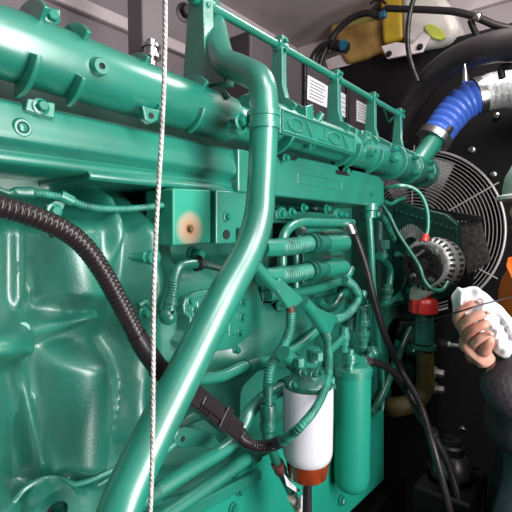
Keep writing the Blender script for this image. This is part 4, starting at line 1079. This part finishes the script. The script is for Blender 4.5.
# body joints (metres), person stands right of the frame, facing the engine (+Y, a bit -X)
fd = V(-.42, .9, 0).normalized(); sdv = fd.cross(V(0, 0, 1)).normalized()  # sdv: person's right
hc = D(557, 206, 1.13)                       # head centre
neck = hc + V(0, 0, -.155) - fd * .03
chest = neck + V(0, 0, -.19) + fd * .01
belly = chest + V(0, 0, -.20) + fd * .01
pelv = V(belly.x, belly.y, .97)
shR = neck + V(0, 0, -.07) + sdv * .17; shL = neck + V(0, 0, -.07) - sdv * .17
shL = D(562, 292, 1.04); wr = D(488, 364, .98); elb = D(552, 420, .93)
# the arm in the photo
kneeR = pelv + sdv * .11 + fd * .06 + V(0, 0, -.45); kneeL = pelv - sdv * .12 + fd * .10 + V(0, 0, -.45)
hipR = pelv + sdv * .09 + V(0, 0, -.04); hipL = pelv - sdv * .09 + V(0, 0, -.04)
ankR = V(kneeR.x, kneeR.y, .09) - fd * .04; kneeL = D(524, 556, 1.02); ankL = V(kneeL.x, kneeL.y, .43) - fd * .02
elR = shR + V(0, 0, -.26) + sdv * .07 - fd * .02; wrR = elR + fd * .22 + V(0, 0, .02) - sdv * .05
skin_mesh('body', [[(pelv, .08), (belly, .08), (chest, .11), (neck, .058), (neck + V(0, 0, .06), .054), (hc + V(0, 0, -.02), .06)],
                   [(chest, .11), (shR + V(0, 0, -.02), .06), (elR, .042), (wrR, .03)], [(chest, .11), (shL, .06), (elb, .042), (wr, .027)],
                   [(pelv, .08), (hipR, .085), (kneeR, .06), (ankR, .042)], [(pelv, .08), (hipL, .085), (kneeL, .06), (ankL, .042)]], SKIN, per, 2)
# jacket sleeves + trunk (black) , vest (orange), trousers
skin_mesh('jacket', [[(pelv + V(0, 0, -.04), .185), (pelv + V(0, 0, .06), .18), (belly, .165), (chest, .16), (neck + V(0, 0, -.03), .075)],
                     [(chest, .16), (shR + V(0, 0, -.02), .078), (elR, .06), (wrR - fd * .03, .045)],
                     [(chest, .16), (shL, .078), (elb, .075), (elb.lerp(wr, .5), .078), (elb.lerp(wr, 1.0), .064)]], SLEEVE, per, 2)
skin_mesh('vest', [[(belly + V(0, 0, .06) - fd * .05, .12), (chest + V(0, 0, -.05) - fd * .02, .15), (chest + fd * .01 + V(0, 0, .05), .18), (chest + V(0, 0, .12), .13)], [(chest + fd * .01 + V(0, 0, .05), .18), (D(554, 272, 1.03), .135)]], ORNG, per, 2)
skin_mesh('trousers', [[(pelv + V(0, 0, .06), .165), (pelv, .165)], [(pelv, .165), (hipR, .11), (kneeR, .082), (ankR, .07)], [(pelv, .155), (hipL, .12), (kneeL, .10), (ankL, .075)]], JEANS, per, 2)
for ank in (ankR, ankL):
    zf_ = ank.z - .09
    skin_mesh('boot', [[(V(ank.x, ank.y, zf_ + .13), .055), (V(ank.x, ank.y, zf_ + .05), .05), (V(ank.x, ank.y, zf_ + .045) + fd * .12, .045), (V(ank.x, ank.y, zf_ + .035) + fd * .2, .032)]], BOOT, per, 2)
st = ankL + fd * .07
m = MB(); m.box((st.x, st.y, .17), (.36, .34, .34)); m.build('step_box', SHROUD, label='black step box under the raised boot of the person', cat='step', bevel=.01)
# head
m = MB(); b0 = 0; seg = 32; rings = 24
upz = V(0, 0, 1)
for i in range(rings + 1):
    ph = PI * i / rings
    for k_ in range(seg):
        t = 2 * PI * k_ / seg
        x = math.sin(ph) * math.cos(t); y = math.sin(ph) * math.sin(t); z = math.cos(ph)
        fx = x * .098; sy = y * .076; zz = z * .118
        if z < 0: sy *= 1 - .28 * abs(z); fx *= 1 - .12 * abs(z)
        if x > .2: fx += .006 * gauss((z + .55), .25) * x
        nose = gauss(y, .17) * gauss(z + .16, .17) * (x > 0); fx += .026 * nose
        brow = gauss(z - .1, .09) * gauss(y, .6) * (x > .3); fx += .005 * brow
        for s_ in (-1, 1): fx -= .008 * gauss(y - s_ * .38, .16) * gauss(z + .02, .1) * (x > .3)
        fx += .005 * gauss(y, .3) * gauss(z + .42, .06) * (x > .3)
        m.v.append(hc + fd * fx + sdv * sy + upz * zz)
for i in range(rings):
    for k_ in range(seg): m.f.append((i * seg + k_, (i + 1) * seg + k_, (i + 1) * seg + (k_ + 1) % seg, i * seg + (k_ + 1) % seg))
hd = m.build('head', SKIN, per, sharp=120, sub=1)
for s_ in (-1, 1):
    MB().ball(hc + fd * .082 + sdv * s_ * .03 + upz * -.004, .012, 12).build('eye', EYE, hd)
    MB().ball(hc + fd * .0925 + sdv * s_ * .03 + upz * -.004, .0045, 10).build('iris', BLKP, hd)
    m = MB(); m.ball(hc + sdv * s_ * .076 + upz * -.01 - fd * .01, .03, 14, (.6, .6, 1)); m.build('ear', SKIN, hd)
m = MB().tube([hc + fd * .093 + sdv * -.022 + upz * -.056, hc + fd * .102 + upz * -.054, hc + fd * .093 + sdv * .022 + upz * -.056], .0045, 8); m.build('lips', mat('lips', (.5, .16, .13), .4), hd)
m = MB(); m.ball(hc - fd * .022 + upz * .01, .1, 20, (.92, .92, 1.0)); m.build('hair', HAIR, per)
hz_ = hc + upz * .03
m = MB()
seg = 40
prof = [(.000, 1.0), (.02, 1.0), (.05, .96), (.08, .84), (.105, .62), (.12, .34), (.125, .02)]
for d_, s_ in prof:
    for i in range(seg):
        t = 2 * PI * i / seg; m.v.append(hz_ + fd * math.cos(t) * .128 * s_ + sdv * math.sin(t) * .108 * s_ + upz * d_)
for j in range(len(prof) - 1):
    for i in range(seg): m.f.append((j * seg + i, j * seg + (i + 1) % seg, (j + 1) * seg + (i + 1) % seg, (j + 1) * seg + i))
m.f.append(tuple(reversed(range(seg))))
hat = m.build('hard_hat', HAT, per, sharp=80)
m = MB()
for i in range(seg):
    t = 2 * PI * i / seg; ex = 1.06 + .08 * max(0, math.cos(t)) ** 2
    m.v += [hz_ + fd * math.cos(t) * .125 + sdv * math.sin(t) * .105 + upz * .004, hz_ + fd * math.cos(t) * .128 * ex + sdv * math.sin(t) * .108 * ex + upz * -.004, hz_ + fd * math.cos(t) * .128 * ex + sdv * math.sin(t) * .108 * ex + upz * -.012, hz_ + fd * math.cos(t) * .12 + sdv * math.sin(t) * .1 + upz * -.006]
for i in range(seg):
    j = (i + 1) % seg
    for q in range(4): m.f.append((4 * i + q, 4 * i + (q + 1) % 4, 4 * j + (q + 1) % 4, 4 * j + q))
m.build('brim', HATW, hat)

# the hand: palm from the wrist to the knuckles on the left, fingers curling to the right in front of the rag
hd_d = .95
def hp_(px, py, off=0): return D(px, py, hd_d + off)
def fchain(l): return [(hp_(a, b, o), r) for a, b, o, r in l]
hand = skin_mesh('hand', [fchain([(486, 362, .02, .020), (480, 353, .015, .024), (472, 342, .012, .027), (466, 332, .01, .026)]),
                          fchain([(472, 342, .012, .027), (468, 352, .015, .02)]),
                          ], SKIN, per, 2, 1)
fingers = [
    [(464, 330, .01, .015), (457, 318, 0, .0125), (461, 309, -.02, .0108), (470, 305, -.032, .0100), (477, 302, -.034, .0086)],
    [(466, 336, .01, .015), (463, 326, -.008, .0125), (470, 318, -.030, .0112), (480, 315, -.040, .0104), (487, 313, -.040, .009)],
    [(470, 342, .008, .014), (468, 334, -.012, .0118), (475, 328, -.034, .0108), (484, 325, -.042, .0100), (490, 322, -.040, .0088)],
    [(476, 350, .006, .0125), (474, 343, -.014, .0108), (480, 338, -.034, .0100), (487, 335, -.040, .0094), (492, 332, -.038, .0080)],
]
for f_ in fingers: skin_mesh('finger', [fchain(f_)], SKIN, per, 2, 0)
skin_mesh('thumb', [fchain([(482, 354, 0, .018), (485, 348, -.024, .0145), (489, 342, -.036, .0125), (491, 336, -.044, .0105)])], SKIN, per, 2, 0)
for a, b, o_ in ((478.5, 301.5, -.043), (488.5, 312.5, -.048), (491, 334, -.054)):
    m = MB(); m.ball(hp_(a, b, o_), .0062, 12, (1, 1, .7)); m.build('fingernail', NAIL, per)

# rag
m = MB(); nu, nv = 60, 60
outline = [(451, 296), (455, 289), (464, 286), (476, 288), (490, 295), (504, 309), (516, 322), (520, 345), (512, 354), (503, 362), (496, 350), (488, 346), (470, 340), (456, 322)]
outline = [(a + 2.2 * math.sin(i * 2.3), b + 2.0 * math.cos(i * 3.1)) for i, (a, b) in enumerate(outline)]
cxr, cyr = 484, 318
no = len(outline)
def rago(t):
    u = t * no; i = int(u) % no; fr_ = u - int(u)
    a = outline[i]; b = outline[(i + 1) % no]; return lerp(a[0], b[0], fr_), lerp(a[1], b[1], fr_)
for side in (0, 1):
    for j in range(nv // 2 + 1):
        s_ = j / (nv // 2)
        for i in range(nu):
            ox, oy = rago(i / nu); rr_ = s_ ** .8 * (1 + .018 * math.sin(i * 1.26) * s_)
            px_ = cxr + (ox - cxr) * rr_; py_ = cyr + (oy - cyr) * rr_
            th_ = math.sqrt(max(0, 1 - s_ ** 2)) * .035
            fold = .011 * math.sin((px_ * 1.0 - py_ * .45) * .34 + 4 * noise.noise(V(px_ * .04, py_ * .04, side))) + .012 * noise.noise(V(px_ * .07, py_ * .05, 3)) + .004 * math.sin((px_ + py_ * .8) * .5 + 6 * noise.noise(V(px_ * .03, py_ * .03, 7)))
            fold *= (1 - s_ ** 6)
            m.v.append(D(px_, py_, .965 + (-th_ if side == 0 else th_) + (fold if side == 0 else -fold * .5)))
W2 = nu; HB = (nv // 2 + 1) * nu
for side in (0, 1):
    for j in range(nv // 2):
        for i in range(nu):
            a = side * HB + j * W2 + i; b = side * HB + j * W2 + (i + 1) % nu; m.f.append((a, b, b + W2, a + W2))
for i in range(nu): m.f.append((nv // 2 * W2 + i, nv // 2 * W2 + (i + 1) % nu, HB + nv // 2 * W2 + (i + 1) % nu, HB + nv // 2 * W2 + i))
m.build('cleaning_rag', RAG, label='crumpled white cotton rag gripped in the hand near the red cap', cat='rag', sharp=120)

# ------------------------------------------------------------ light
def area(name, loc, tgt, size, power, col=(1, 1, 1), sy=None):
    ld = bpy.data.lights.new(name, 'AREA'); ld.energy = power; ld.size = size; ld.color = col
    if sy: ld.shape = 'RECTANGLE'; ld.size_y = sy
    o = bpy.data.objects.new(name, ld); COL.objects.link(o); o.location = loc
    o.rotation_euler = (Vector(tgt) - Vector(loc)).to_track_quat('-Z', 'Y').to_euler(); return o
area('top_shading_light', (.05, -1.2, ZC - .02), (.55, 0, H - .1), .5, 12, (1, .98, .96), .5)  # unseen overhead light, added to make shade below engine parts
area('doorway_light', (.5, -1.75, H + .10), (.52, 0, H + .05), .62, 60, (1, .985, .97), 1.9)
area('right_fill_light', (1.5, -.5, ZC - .05), (1.6, -.2, 0), .4, 12, (1, .95, .93))  # unseen overhead light that brightens the right side
w = bpy.data.worlds.new('world'); SC.world = w; w.use_nodes = True
w.node_tree.nodes['Background'].inputs['Color'].default_value = (.75, .8, .85, 1); w.node_tree.nodes['Background'].inputs['Strength'].default_value = .05
vs_ = SC.view_settings
vs_.view_transform = 'Standard'; vs_.look = 'None'; vs_.exposure = 0.0; vs_.gamma = 1; vs_.use_curve_mapping = False
for o in bpy.data.objects:
    if '_w' in o: del o['_w']
